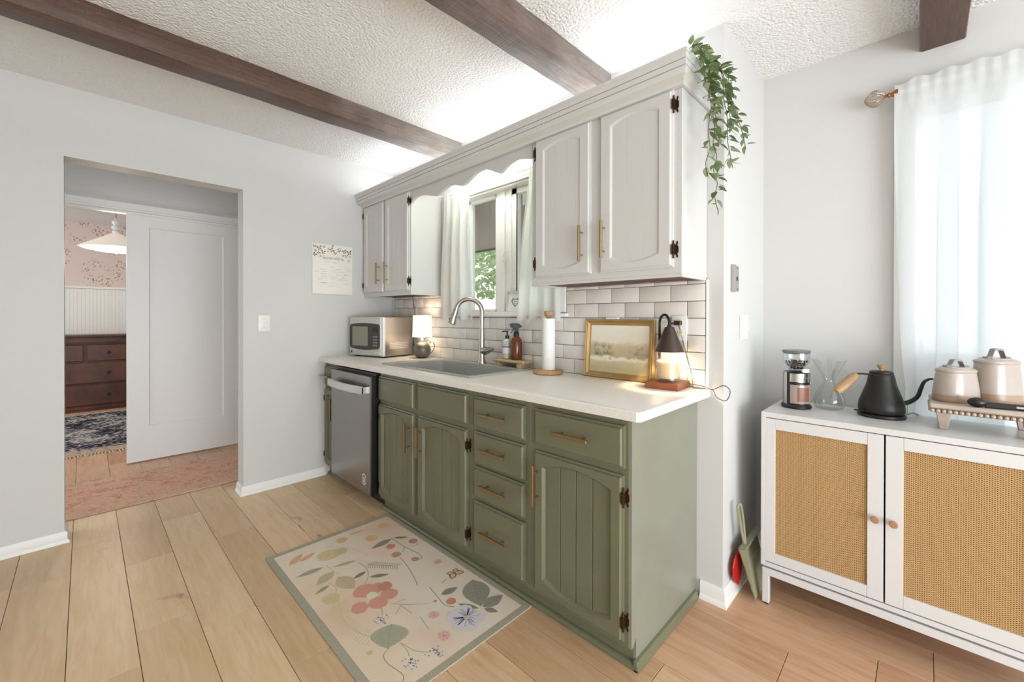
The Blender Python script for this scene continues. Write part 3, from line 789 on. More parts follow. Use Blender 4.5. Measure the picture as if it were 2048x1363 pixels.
# outside: ground, awning, tree
struct('ground', MB().box(-12, 14, YD + .2, 24, -.4, -.3), simple('pale_concrete', 'BDB9B0', .9, var=.2))
c = thing('awning', 'taupe fabric awning sloping down outside the sink window', 'awning', (1, 1.2, 1.9))
obj('canopy', MB().prism([(.16, 2.28), (1.2, 1.985), (1.2, 1.96), (.16, 2.25)], 'x', -1.6, 2.45), sheer('taupe_canvas', 'C4B6AF', 0.0, .6), c)
obj('hem', MB().box(-1.6, 2.45, 1.19, 1.21, 1.945, 1.99), simple('grey_canvas', '77716D', .8), c)
def leaf_cloud(mb, c, rx, ry, rz, n, s, rnd):
    for _ in range(n):
        while True:
            p = Vector((rnd.uniform(-1, 1), rnd.uniform(-1, 1), rnd.uniform(-1, 1)))
            if p.length < 1: break
        p = Vector((c[0] + p.x * rx, c[1] + p.y * ry, c[2] + p.z * rz))
        d = Vector((rnd.gauss(0, 1), rnd.gauss(0, 1), rnd.gauss(0, 1))).normalized(); w = d.orthogonal().normalized()
        k = s * rnd.uniform(.6, 1.3)
        mb.add([p - d * k, p + w * k * .5, p + d * k, p - w * k * .5], [(0, 1, 2, 3)])
M_BARK = simple('bark', '5B4A3C', .9, bump=(20, .5))
def leafmat(name, a, b):
    t = NT(name); n = t.noise(t.coord(), 3.5, 3); c = t.ramp(n, [(.35, a), (.65, b)]); t.col(c)
    t.b.inputs['Roughness'].default_value = .5
    tl = t.add('ShaderNodeBsdfTranslucent'); t.link(c, tl.inputs['Color'])
    mx = t.add('ShaderNodeMixShader'); mx.inputs[0].default_value = .45
    t.link(t.b.outputs[0], mx.inputs[1]); t.link(tl.outputs[0], mx.inputs[2]); t.link(mx.outputs[0], t.out.inputs['Surface'])
    return t.m
M_FOL = leafmat('tree_leaf', '94A86A', 'C9D4A8'); M_FOL2 = leafmat('shrub_leaf', '4E6434', '7F9458')
def tree(label, x, y, z, rx, rz, n, seed, mat, s=.09, name='tree', cat='tree'):
    rnd = random.Random(seed)
    t = thing(name, label, cat, (x, y, -.3))
    m = MB()
    for k in range(7): leaf_cloud(m, (x + rnd.uniform(-.6, .6) * rx, y + rnd.uniform(-.5, .5) * rx, z + rnd.uniform(-.55, .55) * rz), rx * .6, rx * .5, rz * .55, n // 7, s, rnd)
    obj('foliage', m, mat, t, smooth=False, kind='stuff')
    obj('trunk', MB().tube([(x, y, -.3), (x + .05, y, z * .5), (x - .04, y, z + rz * .4)], [.12, .09, .04], 8), M_BARK, t)
tree('leafy green tree beyond the sink window', -3.0, 5.8, 2.45, 2.6, 1.25, 6500, 4, M_FOL)
tree('small dark shrub low beyond the sink window', -1.1, 2.9, .95, .4, .42, 900, 9, M_FOL2, .06, 'shrub', 'shrub')

# ---------------- things on the counter ----------------
CZ = .9142
# microwave (local frame: front face at y=0 facing -y, x to the right)
ang = math.radians(13)
c = thing('microwave', 'compact stainless microwave oven turned slightly on the counter corner', 'microwave', (.072, -.42, CZ), rotz=ang)
W, D, H = .385, .30, .297; z0 = .011
obj('body', MB().box(0, W, .012, D, z0, z0 + H), M_STEELV, c, .003)
obj('foot', MB().box(.02, .06, .03, .06, 0, z0), M_BLACK, c); obj('foot', MB().box(W - .06, W - .02, .03, .06, 0, z0), M_BLACK, c)
obj('foot', MB().box(.02, .06, D - .06, D - .03, 0, z0), M_BLACK, c); obj('foot', MB().box(W - .06, W - .02, D - .06, D - .03, 0, z0), M_BLACK, c)
fr = obj('front_panel', MB().box(0, W - .03, 0, .012, z0, z0 + H), simple('silver_plastic', 'C9C7BE', .3, .5), c, .004)
obj('front_trim', MB().box(W - .03, W, .0, .012, z0, z0 + H), simple('pale_silver', 'E0DED8', .3, .4), c, .004)
pz0, pz1 = z0 + .055, z0 + H - .055
poly = [(.004, pz0 + .02), (.012, pz0 + .008)] + [(.02 + (W - .075) * t_ / 10, pz0 - .012 * math.sin(PI * t_ / 10)) for t_ in range(11)] + [(W - .045, pz0 + .01), (W - .040, pz0 + .03), (W - .040, pz1 - .03), (W - .045, pz1 - .008)] + [(W - .055 - (W - .075) * t_ / 10, pz1 + .008 * math.sin(PI * t_ / 10)) for t_ in range(11)] + [(.012, pz1 - .006), (.004, pz1 - .02)]
dg = obj('door_glass', MB().prism(poly, 'y', -.004, .002), M_DARKGLASS, c, .0015)
obj('window', MB().box(.038, .215, -.0055, -.003, pz0 + .02, pz1 - .018), M_OVENWIN, dg)
for i in range(3):
    for j in range(4):
        obj('button', MB().box(.275 + i * .017, .286 + i * .017, -.0055, -.003, pz0 + .02 + j * .022, pz0 + .032 + j * .022), simple('keypad_print', '8C8B7E', .5) if (i, j) == (0, 0) else bpy.data.materials['keypad_print'], dg)
obj('display', MB().box(.272, .325, -.0055, -.003, pz0 + .125, pz0 + .16), M_BLACK, dg)
obj('open_button', MB().box(.285, .345, -.003, .002, z0 + .012, z0 + .035), simple('button_silver', 'D6D4CC', .35, .4), c, .002)
obj('badge', MB().box(.016, .03, -.002, .001, z0 + .016, z0 + .034), M_BLACK, c, .001)
for k in range(4): obj('vent_slot', MB().box(W - .0005, W + .0015, .06, .25, z0 + .055 + k * .013, z0 + .060 + k * .013), M_PLASTIC, c)

# little lamp
c = thing('table_lamp', 'small lit lamp with white drum shade and round dark pewter base', 'lamp', (.614, -.105, CZ))
lx, ly = .614, -.105
obj('base', MB().lathe([(.028, CZ), (.045, CZ + .006), (.058, CZ + .025), (.0655, CZ + .06), (.058, CZ + .09), (.04, CZ + .112), (.014, CZ + .122), (.012, CZ + .128)], (lx, ly, 0), 28), simple('pewter', '6E6A64', .38, .7, bump=(40, .15)), c)
obj('neck', MB().lathe([(.009, CZ + .126), (.009, CZ + .16)], (lx, ly, 0), 14), M_PLASTIC, c)
t = NT('linen_shade'); t.col('F5EFE6'); t.b.inputs['Roughness'].default_value = .9
t.b.inputs['Emission Color'].default_value = lin('FFEAD2'); t.b.inputs['Emission Strength'].default_value = .5
M_SHADE = t.m
obj('lamp_shade', MB().loops([[(lx + r_ * math.cos(2 * PI * i / 40), ly + r_ * math.sin(2 * PI * i / 40), z) for i in range(40)] for r_, z in ((.0745, 1.072), (.069, 1.236), (.0675, 1.236), (.073, 1.072), (.0745, 1.072))], False, False), M_SHADE, c)
hd = Vector((.72, .69, 0))
def lp(d, z): return (lx + hd.x * d, ly + hd.y * d, z)
obj('handle', MB().tube(spline([lp(.045, 1.03), lp(.075, 1.036), lp(.092, 1.01), lp(.085, .975), lp(.06, .945)], 6), .0028, 8).tube(spline([lp(.03, 1.035), lp(.05, 1.05), lp(.062, 1.035), lp(.06, 1.015)], 5), .0025, 8), bpy.data.materials['pewter'], c)
pl = bpy.data.lights.new('table_lamp_bulb', 'POINT'); pl.energy = .8; pl.color = (1, .80, .58); pl.shadow_soft_size = .03
plo = bpy.data.objects.new('table_lamp_bulb', pl); COL.objects.link(plo); plo.parent = c; plo.location = (0, 0, .25)
obj('cord', MB().tube(spline([(.36, -.03, 1.39), (.355, -.02, 1.34), (.372, -.018, 1.28), (.38, -.018, 1.20), (.40, -.02, 1.10), (.43, -.022, .98), (.5, -.03, .9185), (.58, -.06, .9195)], 5), .0025, 8), simple('brown_cord', '6B5A3C', .5), c)

# soap riser, soap and spray bottle
c = thing('serving_board', 'small pale wood riser board holding the soap bottles', 'riser', (1.53, -.055, CZ))
sz = CZ + .035
obj('top', MB().box(1.40, 1.665, -.115, -.015, sz, sz + .015), M_OAK, c, .004)
obj('foot', MB().box(1.425, 1.455, -.11, -.02, CZ, sz), M_OAK, c, .002); obj('foot', MB().box(1.605, 1.64, -.11, -.02, CZ, sz), M_OAK, c, .002)
bz = sz + .0152
c = thing('soap_bottle', 'clear dish soap pump bottle with purple label beside the amber bottle', 'bottle', (1.468, -.05, bz))
s_ = (1.468, -.05, bz)
M_SOAP = simple('pale_yellow_soap', 'DDE0C4', .15); M_SOAP.node_tree.nodes['Principled BSDF'].inputs['Transmission Weight'].default_value = .2
obj('body', MB().lathe([(.022, 0), (.028, .004), (.0295, .03), (.0295, .095), (.026, .112), (.012, .124), (.011, .13)], s_, 24), M_SOAP, c)
obj('label', MB().lathe([(.0299, .035), (.0299, .092)], s_, 24, cap0=False, cap1=False), simple('white_label', 'EFEDF0', .5), c)
obj('label_band', MB().lathe([(.0302, .070), (.0302, .082)], s_, 24, cap0=False, cap1=False).lathe([(.0302, .088), (.0302, .091)], s_, 24, cap0=False, cap1=False), simple('lavender_print', '9C86AE', .5), c)
obj('pump', MB().lathe([(.013, .125), (.013, .143), (.005, .146), (.004, .165), (.009, .167), (.009, .174), (.002, .175)], s_, 16).tube([(s_[0], s_[1], bz + .170), (s_[0] - .018, s_[1] - .018, bz + .170), (s_[0] - .022, s_[1] - .022, bz + .164)], .0035, 8), M_BLACK, c)
c = thing('spray_bottle', 'amber glass spray bottle with black trigger head', 'bottle', (1.548, -.05, bz))
s_ = (1.548, -.05, bz)
obj('body', MB().lathe([(.028, 0), (.035, .004), (.0365, .02), (.0365, .10), (.032, .122), (.018, .138), (.014, .142), (.014, .15)], s_, 28), M_AMBER, c)
obj('collar', MB().lathe([(.016, .143), (.017, .148), (.016, .165), (.011, .172)], s_, 18), M_BLACK, c)
a_ = Vector((-.7, -.7, 0)).normalized()
def sp(d, z): return (s_[0] + a_.x * d, s_[1] + a_.y * d, bz + z)
th = MB().loops([[(*sp(d, z)[:2], sp(d, z)[2]) for d, z in ((0, 0),)]], False, False) if 0 else MB()
pro = [(-.012, .165), (.008, .165), (.010, .190), (.036, .196), (.042, .214), (.030, .222), (-.012, .220), (-.034, .206), (-.030, .195), (-.014, .192)]
n_ = Vector((-a_.y, a_.x, 0)) * .0095
th.loops([[tuple(Vector(sp(d, z)) + n_) for d, z in pro], [tuple(Vector(sp(d, z)) - n_) for d, z in pro]])
hd_ = obj('spray_head', th, M_BLACK, c, .002)
tg = [(.012, .196), (.020, .192), (.030, .172), (.036, .160), (.030, .160), (.022, .174), (.010, .186)]
obj('trigger', MB().loops([[tuple(Vector(sp(d, z)) + n_ * .7) for d, z in tg], [tuple(Vector(sp(d, z)) - n_ * .7) for d, z in tg]]), M_BLACK, hd_)

# paper towel
c = thing('paper_towel_holder', 'round wooden paper towel holder with a slim white roll', 'paper towel', (1.853, -.118, CZ))
s_ = (1.853, -.118, CZ)
obj('base', MB().lathe([(.078, 0), (.084, .004), (.084, .02), (.078, .024)], s_, 8), simple('honey_wood', 'C79C6E', .5, var=.25), c, .003)
obj('roll', MB().lathe([(.034, .0245), (.0355, .027), (.0355, .300), (.034, .302), (.016, .302), (.016, .0245)], (s_[0] + .004, s_[1], s_[2]), 32), simple('paper', 'F3F1EE', .9, bump=(120, .1)), c)
obj('dowel', MB().lathe([(.010, .024), (.010, .305), (.012, .308), (.026, .322), (.026, .340), (.022, .344)], (s_[0] + .004, s_[1], s_[2]), 10), M_WOOD, c)

# gilt landscape
c = thing('framed_painting', 'gold framed landscape painting leaning on the tiled backsplash', 'painting', (2.22, -.035, CZ))
PW_, PH_ = .385, .298
MP = Matrix.Translation((2.037, -.043, CZ + .001)) @ Matrix.Rotation(math.radians(-4.5), 4, 'X')
f = .030
L = []
for d, y in ((0, .016), (0, -.002), (.004, -.008), (.010, -.004), (.014, -.006), (.024, .002), (f, .004), (f, .010)):
    L.append([(d, y, d), (PW_ - d, y, d), (PW_ - d, y, PH_ - d), (d, y, PH_ - d)])
obj('frame', MB().loops(L, True, False).xf(MP), M_GOLD, c, smooth=False)
def painting():
    t = NT('landscape_print')
    tc = t.coord('Object'); sx = t.add('ShaderNodeSeparateXYZ'); t.link(tc, sx.inputs[0])
    n1 = t.noise(t.coord(scale=(9, 9, 18)), 1.6, 5, .6); n2 = t.noise(t.coord(scale=(26, 26, 20)), 1.5, 4, .7)
    z = t.math('MULTIPLY', sx.outputs['Z'], 1 / PH_)
    h = t.math('ADD', z, t.math('MULTIPLY', t.math('SUBTRACT', n1, .5), .22))
    c_ = t.ramp(h, [(.05, 'CFC29A'), (.16, 'C2B48A'), (.30, 'D2C6A2'), (.345, 'F0E9D6'), (.37, 'BFB08A'), (.48, 'C3B592'), (.58, 'D6CAAC'), (.64, 'EDE4D0'), (.85, 'F4EEE0'), (1, 'F0E8D6')])
    # dark tree clumps along the middle band
    xr = t.math('MULTIPLY', sx.outputs['X'], 1 / PW_)
    left = t.ramp(xr, [(.10, (0, 0, 0)), (.16, (1, 1, 1)), (.36, (1, 1, 1)), (.46, (0.15, .15, .15)), (.62, (.1, .1, .1)), (.72, (.85, .85, .85)), (1, (.75, .75, .75))])
    band = t.ramp(h, [(.36, (0, 0, 0)), (.40, (1, 1, 1)), (.50, (1, 1, 1)), (.60, (0, 0, 0))])
    clump = t.ramp(n2, [(.42, (0, 0, 0)), (.58, (1, 1, 1))])
    k = t.mix(1.0, t.mix(1.0, left, band, 'MULTIPLY'), clump, 'MULTIPLY')
    bw = t.add('ShaderNodeRGBToBW'); t.link(k, bw.inputs[0])
    tone = t.mix(xr, '6A6A58', '8A7450')
    t.col(t.mix(t.math('MULTIPLY', bw.outputs[0], .9), c_, tone))
    t.b.inputs['Roughness'].default_value = .55; return t.m
cv = put('canvas', MB().box(f - .003, PW_ - f + .003, .006, .010, f - .003, PH_ - f + .003).mesh('canvas'), painting(), c)
cv.matrix_parent_inverse = Matrix.Translation(-Vector(c.location)); cv.matrix_local = MP
cv.matrix_parent_inverse = Matrix.Identity(4); cv.location = Vector(MP.translation) - Vector(c.location); cv.rotation_euler = MP.to_euler()
obj('hanger_tab', MB().box(.12, .19, -.004, .012, PH_ + .0005, PH_ + .010).xf(MP), M_PLASTIC, c, .002)

# candle warmer
c = cwl = thing('candle_warmer_lamp', 'bronze cone candle warmer lamp on a reddish wooden base', 'lamp', (2.51, -.088, CZ))
bm_ = MB().box(-.072, .072, -.075, .075, 0, .028).xf(Matrix.Translation((2.512, -.09, CZ)) @ Matrix.Rotation(math.radians(4), 4, 'Z'))
obj('base', bm_, M_WOODR, c, .0015)
px, py = 2.452, -.040
kx, ky = 2.516, -.080
arm = [(px, py, CZ + .027), (px, py, 1.10), (px, py, 1.195)] + [(px + (kx - px) * (1 - math.cos(a)) / 2, py + (ky - py) * (1 - math.cos(a)) / 2, 1.195 + .040 * math.sin(a)) for a in [PI * i / 12 for i in range(1, 13)]] + [(kx, ky, 1.178)]
obj('arm', MB().tube(arm, .0058, 10), M_BLACKM, c)
obj('lamp_shade', MB().loops([[(kx + r_ * math.cos(2 * PI * i / 36), ky + r_ * math.sin(2 * PI * i / 36), z) for i in range(36)] for r_, z in ((.019, 1.180), (.0625, 1.072), (.0605, 1.072), (.017, 1.177))], False, False).lathe([(.018, 1.178), (.006, 1.186)], (kx, ky, 0), 20), simple('bronze_shade', '5A4E47', .35, .8), c)
obj('bulb', MB().sphere((kx, ky, 1.11), .02, 14, 10), simple('lit_bulb', 'FFFFFF', .4, emit=('FFE2B4', 45.0)), c)
pl = bpy.data.lights.new('warmer_bulb', 'SPOT'); pl.energy = 8; pl.color = (1, .83, .60); pl.shadow_soft_size = .02; pl.spot_size = math.radians(110); pl.spot_blend = .4
plo = bpy.data.objects.new('warmer_bulb', pl); COL.objects.link(plo); plo.parent = c; plo.location = (kx - 2.51, ky + .088, 1.088 - CZ)
c = thing('jar_candle', 'cream candle in a glass jar under the warmer lamp', 'candle', (2.512, -.086, CZ + .0285))
s_ = (2.512, -.086, CZ + .0285)
obj('jar', MB().lathe([(.046, 0), (.050, .004), (.050, .104), (.0475, .104), (.0475, .008), (.002, .007)], s_, 32), M_JAR, c)
t = NT('cream_wax'); t.col('F1DFBF'); t.b.inputs['Roughness'].default_value = .6; t.b.inputs['Subsurface Weight'].default_value = .4; t.b.inputs['Subsurface Radius'].default_value = (.03, .02, .01); t.b.inputs['Subsurface Scale'].default_value = .5
obj('wax', MB().lathe([(.030, .0085), (.042, .014), (.0465, .028), (.0465, .088), (.002, .089)], s_, 32), t.m, c)
obj('cable', MB().tube(spline([(2.582, -.04, CZ + .018), (2.61, -.05, CZ + .020), (2.65, -.03, CZ + .012), (2.69, -.045, CZ + .008), (2.735, -.06, CZ + .03), (2.76, -.06, CZ + .010), (2.745, -.06, CZ - .03), (2.71, -.06, CZ - .022), (2.685, -.04, CZ + .004), (2.655, -.05, CZ + .006), (2.62, -.06, CZ + .006), (2.60, -.03, CZ + .004), (2.592, -.018, CZ + .04), (2.57, -.014, CZ + .12), (2.535, -.018, 1.18), (2.528, -.03, 1.195)], 6), .0022, 8), simple('grey_cable', '77746E', .5), cwl)
# outlet with plug
c = thing('outlet_plate', 'white double outlet plate on the tiles behind the bronze lamp', 'outlet', (2.533, -.011, 1.175))
obj('plate', MB().box(2.498, 2.568, -.017, -.0112, 1.118, 1.232), M_PLASTIC, c, .003, 2)
for z in (1.200, 1.153):
    s__ = obj('socket', MB().loops([[(2.533 + .0165 * math.cos(a) , y, z + max(-.0135, min(.0135, .0175 * math.sin(a)))) for a in [2 * PI * i / 24 for i in range(24)]] for y in (-.017, -.0195)]), M_PORC, c)
    if z < 1.18:
        obj('slot', MB().box(2.526, 2.528, -.0200, -.0190, z - .001, z + .008).box(2.537, 2.539, -.0200, -.0190, z - .001, z + .008).lathe([(.0022, 0), (.0022, .001)], (2.533, -.0195, z - .008), 8), M_BLACK, s__)
obj('plug', MB().box(2.520, 2.548, -.045, -.0205, 1.188, 1.208).tube([(2.522, -.035, 1.197), (2.505, -.04, 1.195), (2.49, -.045, 1.185)], .004, 8), simple('brown_plug', '3A1D14', .4), cwl, .004)

# ---------------- wall things ----------------
c = thing('light_switch', 'white single light switch on the grey wall by the doorway', 'switch', (0, -1.008, 1.177))
obj('plate', MB().box(.0005, .006, -1.045, -.971, 1.12, 1.234), M_PLASTIC, c, .002, 2)
obj('toggle', MB().box(.006, .016, -1.013, -1.003, 1.172, 1.192), M_PLASTIC, c, .002)
obj('screw', MB().box(.006, .0068, -1.010, -1.006, 1.206, 1.210).box(.006, .0068, -1.010, -1.006, 1.146, 1.150), M_CROCKH, c)
c = thing('double_switch', 'white switch plate with two toggles on the wing wall', 'switch', (XW, .276, 1.178))
obj('plate', MB().box(XW + .0005, XW + .006, .218, .334, 1.121, 1.235), M_PLASTIC, c, .002, 2)
for y in (.253, .299):
    t_ = MB().box(0, .014, -.005, .005, -.006, .006).xf(Matrix.Translation((XW + .006, y, 1.182 - (y - .27) * .2)) @ Matrix.Rotation(.5, 4, 'Y'))
    obj('toggle', t_, M_PLASTIC, c, .002)
c = thing('metal_bracket', 'slim grey metal bracket screwed to the wing wall above the switch', 'bracket', (XW, .138, 1.397))
obj('plate', MB().box(XW + .0005, XW + .006, .128, .187, 1.340, 1.454), simple('galvanised', 'B3B1AD', .4, .6), c, .003, 2)
obj('channel', MB().box(XW + .0005, XW + .014, .090, .124, 1.336, 1.456), bpy.data.materials['galvanised'], c, .003, 2)
obj('slot', MB().box(XW + .0055, XW + .0075, .150, .168, 1.388, 1.406), M_BLACK, c)
for z in (1.35, 1.445): obj('screw', MB().lathe([(.004, 0), (.003, .0015)], n=10).xf(Matrix.Translation((XW + .006, .158, z)) @ Matrix.Rotation(PI / 2, 4, 'Y')), M_BLACK, c)

# calendar
c = thing('wall_calendar', 'paper wall calendar with a butterfly border pinned beside the cabinets', 'calendar', (0, -.526, 1.39))
obj('sheet', MB().grid(lambda u, v: (.004 + .006 * v * v * math.sin(u * 3 + .3), -.682 + .313 * u, 1.786 - .386 * v), 12, 12), simple('cream_paper', 'ECE9E0', .7), c)
sh = c.children[0] if c.children else None
rnd = random.Random(12)
def cal_x(v): return .0046 + .006 * v * v
m = MB(); m2 = MB(); m3 = MB()
def bfly(mb, y, z, s, a, x=.0055):
    ca, sa = math.cos(a), math.sin(a)
    for sg in (-1, 1):
        for (p, q_, w) in (((.15, .1), (1.0, .9), .5), ((.1, -.1), (.7, -.8), .45)):
            base = [(0, 0), (sg * q_[0] * .7 - sg * .2, q_[1] * 1.0), (sg * q_[0], q_[1] * .8), (sg * q_[0] * .9, q_[1] * .3)]
            pts_ = [(x, y + s * (u * ca - v * sa), z + s * (u * sa + v * ca)) for u, v in base]
            mb.add(pts_, [(0, 1, 2, 3)])
spots = [(-.665, 1.762, .012), (-.63, 1.752, .020), (-.595, 1.765, .011), (-.56, 1.752, .009), (-.535, 1.745, .019), (-.51, 1.722, .013), (-.48, 1.745, .015), (-.47, 1.765, .008), (-.435, 1.742, .017), (-.395, 1.738, .021), (-.42, 1.708, .014), (-.66, 1.73, .010), (-.635, 1.715, .012), (-.60, 1.722, .018), (-.665, 1.70, .015), (-.62, 1.69, .009), (-.565, 1.73, .007), (-.445, 1.71, .009), (-.45, 1.675, .009), (-.40, 1.672, .010), (-.39, 1.705, .009)]
for i, (y, z, s) in enumerate(spots): bfly((m, m2, m3)[i % 3], y, z, s, rnd.uniform(-1, 1))
obj('butterfly_print', m, simple('grey_butterfly', '7D7A72', .7), sh, smooth=False)
obj('butterfly_print', m2, simple('mauve_butterfly', '96807A', .7), sh, smooth=False)
obj('butterfly_print', m3, simple('olive_butterfly', '6F6C58', .7), sh, smooth=False)
m = MB()
for i in range(34):
    v = rnd.choice([.36, .41, .45, .5, .55, .6, .66, .7, .78, .84]); y = -.67 + rnd.random() * .26; w = rnd.uniform(.02, .05); z = 1.786 - .386 * v + rnd.uniform(-.003, .003)
    m.box(cal_x(v) + .003, cal_x(v) + .0032, y, y + w, z, z + .0016)
obj('handwriting', m, simple('pencil_grey', 'B9B4AC', .8), sh, smooth=False)
fc = bpy.data.curves.new('month', 'FONT'); fc.body = 'September'; fc.size = .034; fc.shear = .35; fc.align_x = 'CENTER'
fo = bpy.data.objects.new('month', fc); COL.objects.link(fo)
bpy.context.view_layer.update()
me = bpy.data.meshes.new_from_object(fo.evaluated_get(bpy.context.evaluated_depsgraph_get()))
bpy.data.objects.remove(fo)
mo = put('month_lettering', me, simple('soft_grey_ink', 'A5A19A', .8), sh)
mo.location = Vector((.0062, -.535, 1.672)) - Vector(c.location); mo.rotation_euler = (PI / 2, 0, PI / 2)
obj('push_pin', MB().sphere((.008, -.528, 1.778), .005, 10, 8), M_BLACK, c)

# ---------------- console ----------------
KX0, KX1, KY0, KY1, KZ = 2.823, 3.62, .14, .515, .821
c = thing('sideboard', 'white sideboard with two woven rattan doors beneath the sheer curtain', 'sideboard', (3.22, .33, 0))
obj('body', MB().box(KX0, KX0 + .017, KY0, KY1, .165, KZ - .022).box(KX1 - .017, KX1, KY0, KY1, .165, KZ - .022).box(KX0 + .017, KX1 - .017, KY0, KY1, .165, .183).box(KX0 + .017, KX1 - .017, KY1 - .01, KY1, .183, KZ - .022), M_CONSOLE, c, .001)
obj('top', MB().box(KX0, KX1, KY0, KY1, KZ - .022, KZ), M_CONSOLE, c, .0015)
obj('base_frame', MB().box(KX0 + .004, KX1 - .004, KY0 + .004, KY0 + .03, .125, .155).box(KX0 + .004, KX1 - .004, KY1 - .03, KY1 - .004, .125, .155).box(KX0 + .004, KX0 + .03, KY0 + .03, KY1 - .03, .125, .155).box(KX1 - .03, KX1 - .004, KY0 + .03, KY1 - .03, .125, .155).box(KX0 + .05, KX0 + .08, KY0 + .05, KY1 - .05, .154, .165).box(KX1 - .08, KX1 - .05, KY0 + .05, KY1 - .05, .154, .165), M_CONSOLE, c, .002)
for x in (KX0 + .004, KX1 - .03):
    for y in (KY0 + .004, KY1 - .03):
        lg = obj('leg', MB().box(x, x + .026, y, y + .026, .006, .125), M_CONSOLE, c, .002)
        obj('glide', MB().box(x + .004, x + .022, y + .004, y + .022, .0005, .006), M_BLACK, lg)
def cane(x0, x1, z0, z1, y):
    m = MB(); p = .0056; q_ = .0066; nx = int((x1 - x0) / p); nz = int((z1 - z0) / q_)
    p = (x1 - x0) / nx; q_ = (z1 - z0) / nz
    for i in range(nx + 1):
        x = x0 + p * i; w = .0017
        m.add([(x - w, y, z0), (x, y - .0009, z0), (x + w, y, z0), (x - w, y, z1), (x, y - .0009, z1), (x + w, y, z1)], [(0, 1, 4, 3), (1, 2, 5, 4)])
    for i in range(nx):
        xa, xb = x0 + p * i, x0 + p * (i + 1)
        for j in range(nz + 1):
            z = z0 + q_ * (j + .5 * (i % 2)); h = .0022
            if z > z1: continue
            m.add([(xa, y - .0002, z - h), (xb, y - .0002, z - h), (xb, y - .0016, z), (xa, y - .0016, z), (xb, y - .0002, z + h), (xa, y - .0002, z + h)], [(0, 1, 2, 3), (3, 2, 4, 5)])
    return m
def rdoor(x0, x1, z0, z1, inner, kx):
    y = KY0 + .001; ix0, ix1, iz0, iz1 = inner
    d = obj('door', MB().box(x0, ix0, y, y + .018, z0, z1).box(ix1, x1, y, y + .018, z0, z1).box(ix0 + .0006, ix1 - .0006, y + .0004, y + .018, z0, iz0).box(ix0 + .0006, ix1 - .0006, y + .0004, y + .018, iz1, z1), M_CONSOLE, c, .0008)
    obj('backing', MB().box(ix0, ix1, y + .012, y + .016, iz0, iz1), M_RATBACK, d)
    obj('cane_panel', cane(ix0, ix1, iz0, iz1, y + .008), M_RATTAN, d, smooth=False, kind='stuff')
    k = MB().lathe([(.006, 0), (.006, .010), (.011, .012), (.0125, .016), (.0125, .022), (.010, .024)], n=18).xf(Matrix.Translation((kx, y, .487)) @ Matrix.Rotation(PI / 2, 4, 'X'))
    obj('knob', k, simple('wood_knob', 'B98D68', .5, var=.2), d)
rdoor(2.8405, 3.2175, .187, .796, (2.875, 3.172, .228, .752), 3.195)
rdoor(3.2225, 3.6005, .187, .796, (3.27, 3.555, .234, .752), 3.245)

# grinder
KT = KZ + .0003
c = thing('coffee_grinder', 'black and chrome electric coffee grinder with beans in its hopper', 'coffee grinder', (2.912, .345, KT), rotz=math.radians(40))
c.scale = (.83, .83, 1)
G = lambda prof, n=32, sx=1, sy=1: MB().lathe(prof, (0, 0, 0), n, sx, sy)
obj('base', G([(.066, 0), (.070, .004), (.070, .010), (.064, .018)], 36), M_BLACK, c)
obj('body', G([(.061, .017), (.061, .150), (.057, .160), (.040, .163)], 36, 1, 1), M_BLACK, c)
def band(r, z0, z1, a0, a1, n=16, th=.0015):
    L = []
    for i in range(n + 1):
        a = a0 + (a1 - a0) * i / n; L.append([(r * math.cos(a), r * math.sin(a), z0), ((r + th) * math.cos(a), (r + th) * math.sin(a), z0), ((r + th) * math.cos(a), (r + th) * math.sin(a), z1), (r * math.cos(a), r * math.sin(a), z1)])
    return MB().loops(L)
F0 = -PI / 2 - .0
obj('chrome_band', band(.061, .118, .155, F0 - 1.0, F0 + 1.2), M_CHROME, c)
obj('brand_mark', band(.0627, .134, .138, F0 + .0, F0 + .55, 10, .0004), simple('grey_lettering', '6D6A68', .5), c)
obj('grounds_bin', band(.0612, .024, .106, F0 - .95, F0 + 1.1, 16, .003), simple('smoky_bin', 'A48F88', .12, spec=.7), c)
obj('coffee_grounds', band(.0644, .034, .095, F0 - .45, F0 + .55, 12, .0006), simple('ground_coffee', '8A5A42', .35), c)
obj('side_trim', band(.0612, .02, .115, F0 + 1.12, F0 + 1.25, 4, .003), M_CHROME, c)
obj('side_trim', band(.061, .018, .16, F0 - 1.75, F0 - 1.25, 6, .0015), M_CHROME, c)
obj('hopper', G([(.032, .163), (.040, .176), (.060, .200), (.063, .215), (.063, .246), (.061, .246), (.061, .215), (.058, .201), (.038, .178), (.030, .165)], 36), M_CLEAR, c)
obj('lid', G([(.058, .240), (.064, .247), (.066, .252), (.064, .256), (.01, .257)], 36), simple('smoke_lid', '6F6D6B', .3), c)
m = MB(); rnd = random.Random(2)
for i in range(150):
    a = rnd.random() * 2 * PI; hh = rnd.random(); r_ = (.032 + .024 * hh) * math.sqrt(rnd.random())
    z = .172 + .038 * hh
    b_ = MB().sphere((0, 0, 0), .0052, 6, 4, 1, .7, .6).xf(Matrix.Translation((r_ * math.cos(a), r_ * math.sin(a), z)) @ Matrix.Rotation(rnd.random() * 6, 4, 'Z') @ Matrix.Rotation(rnd.random() * 3, 4, 'X'))
    m.add(b_.v, b_.f)
obj('coffee_beans', m, simple('roasted_beans', '3B2418', .3), c, kind='stuff')
obj('dial', MB().box(-.002, .032, -.062, -.045, .160, .176), M_PLASTIC, c, .003)
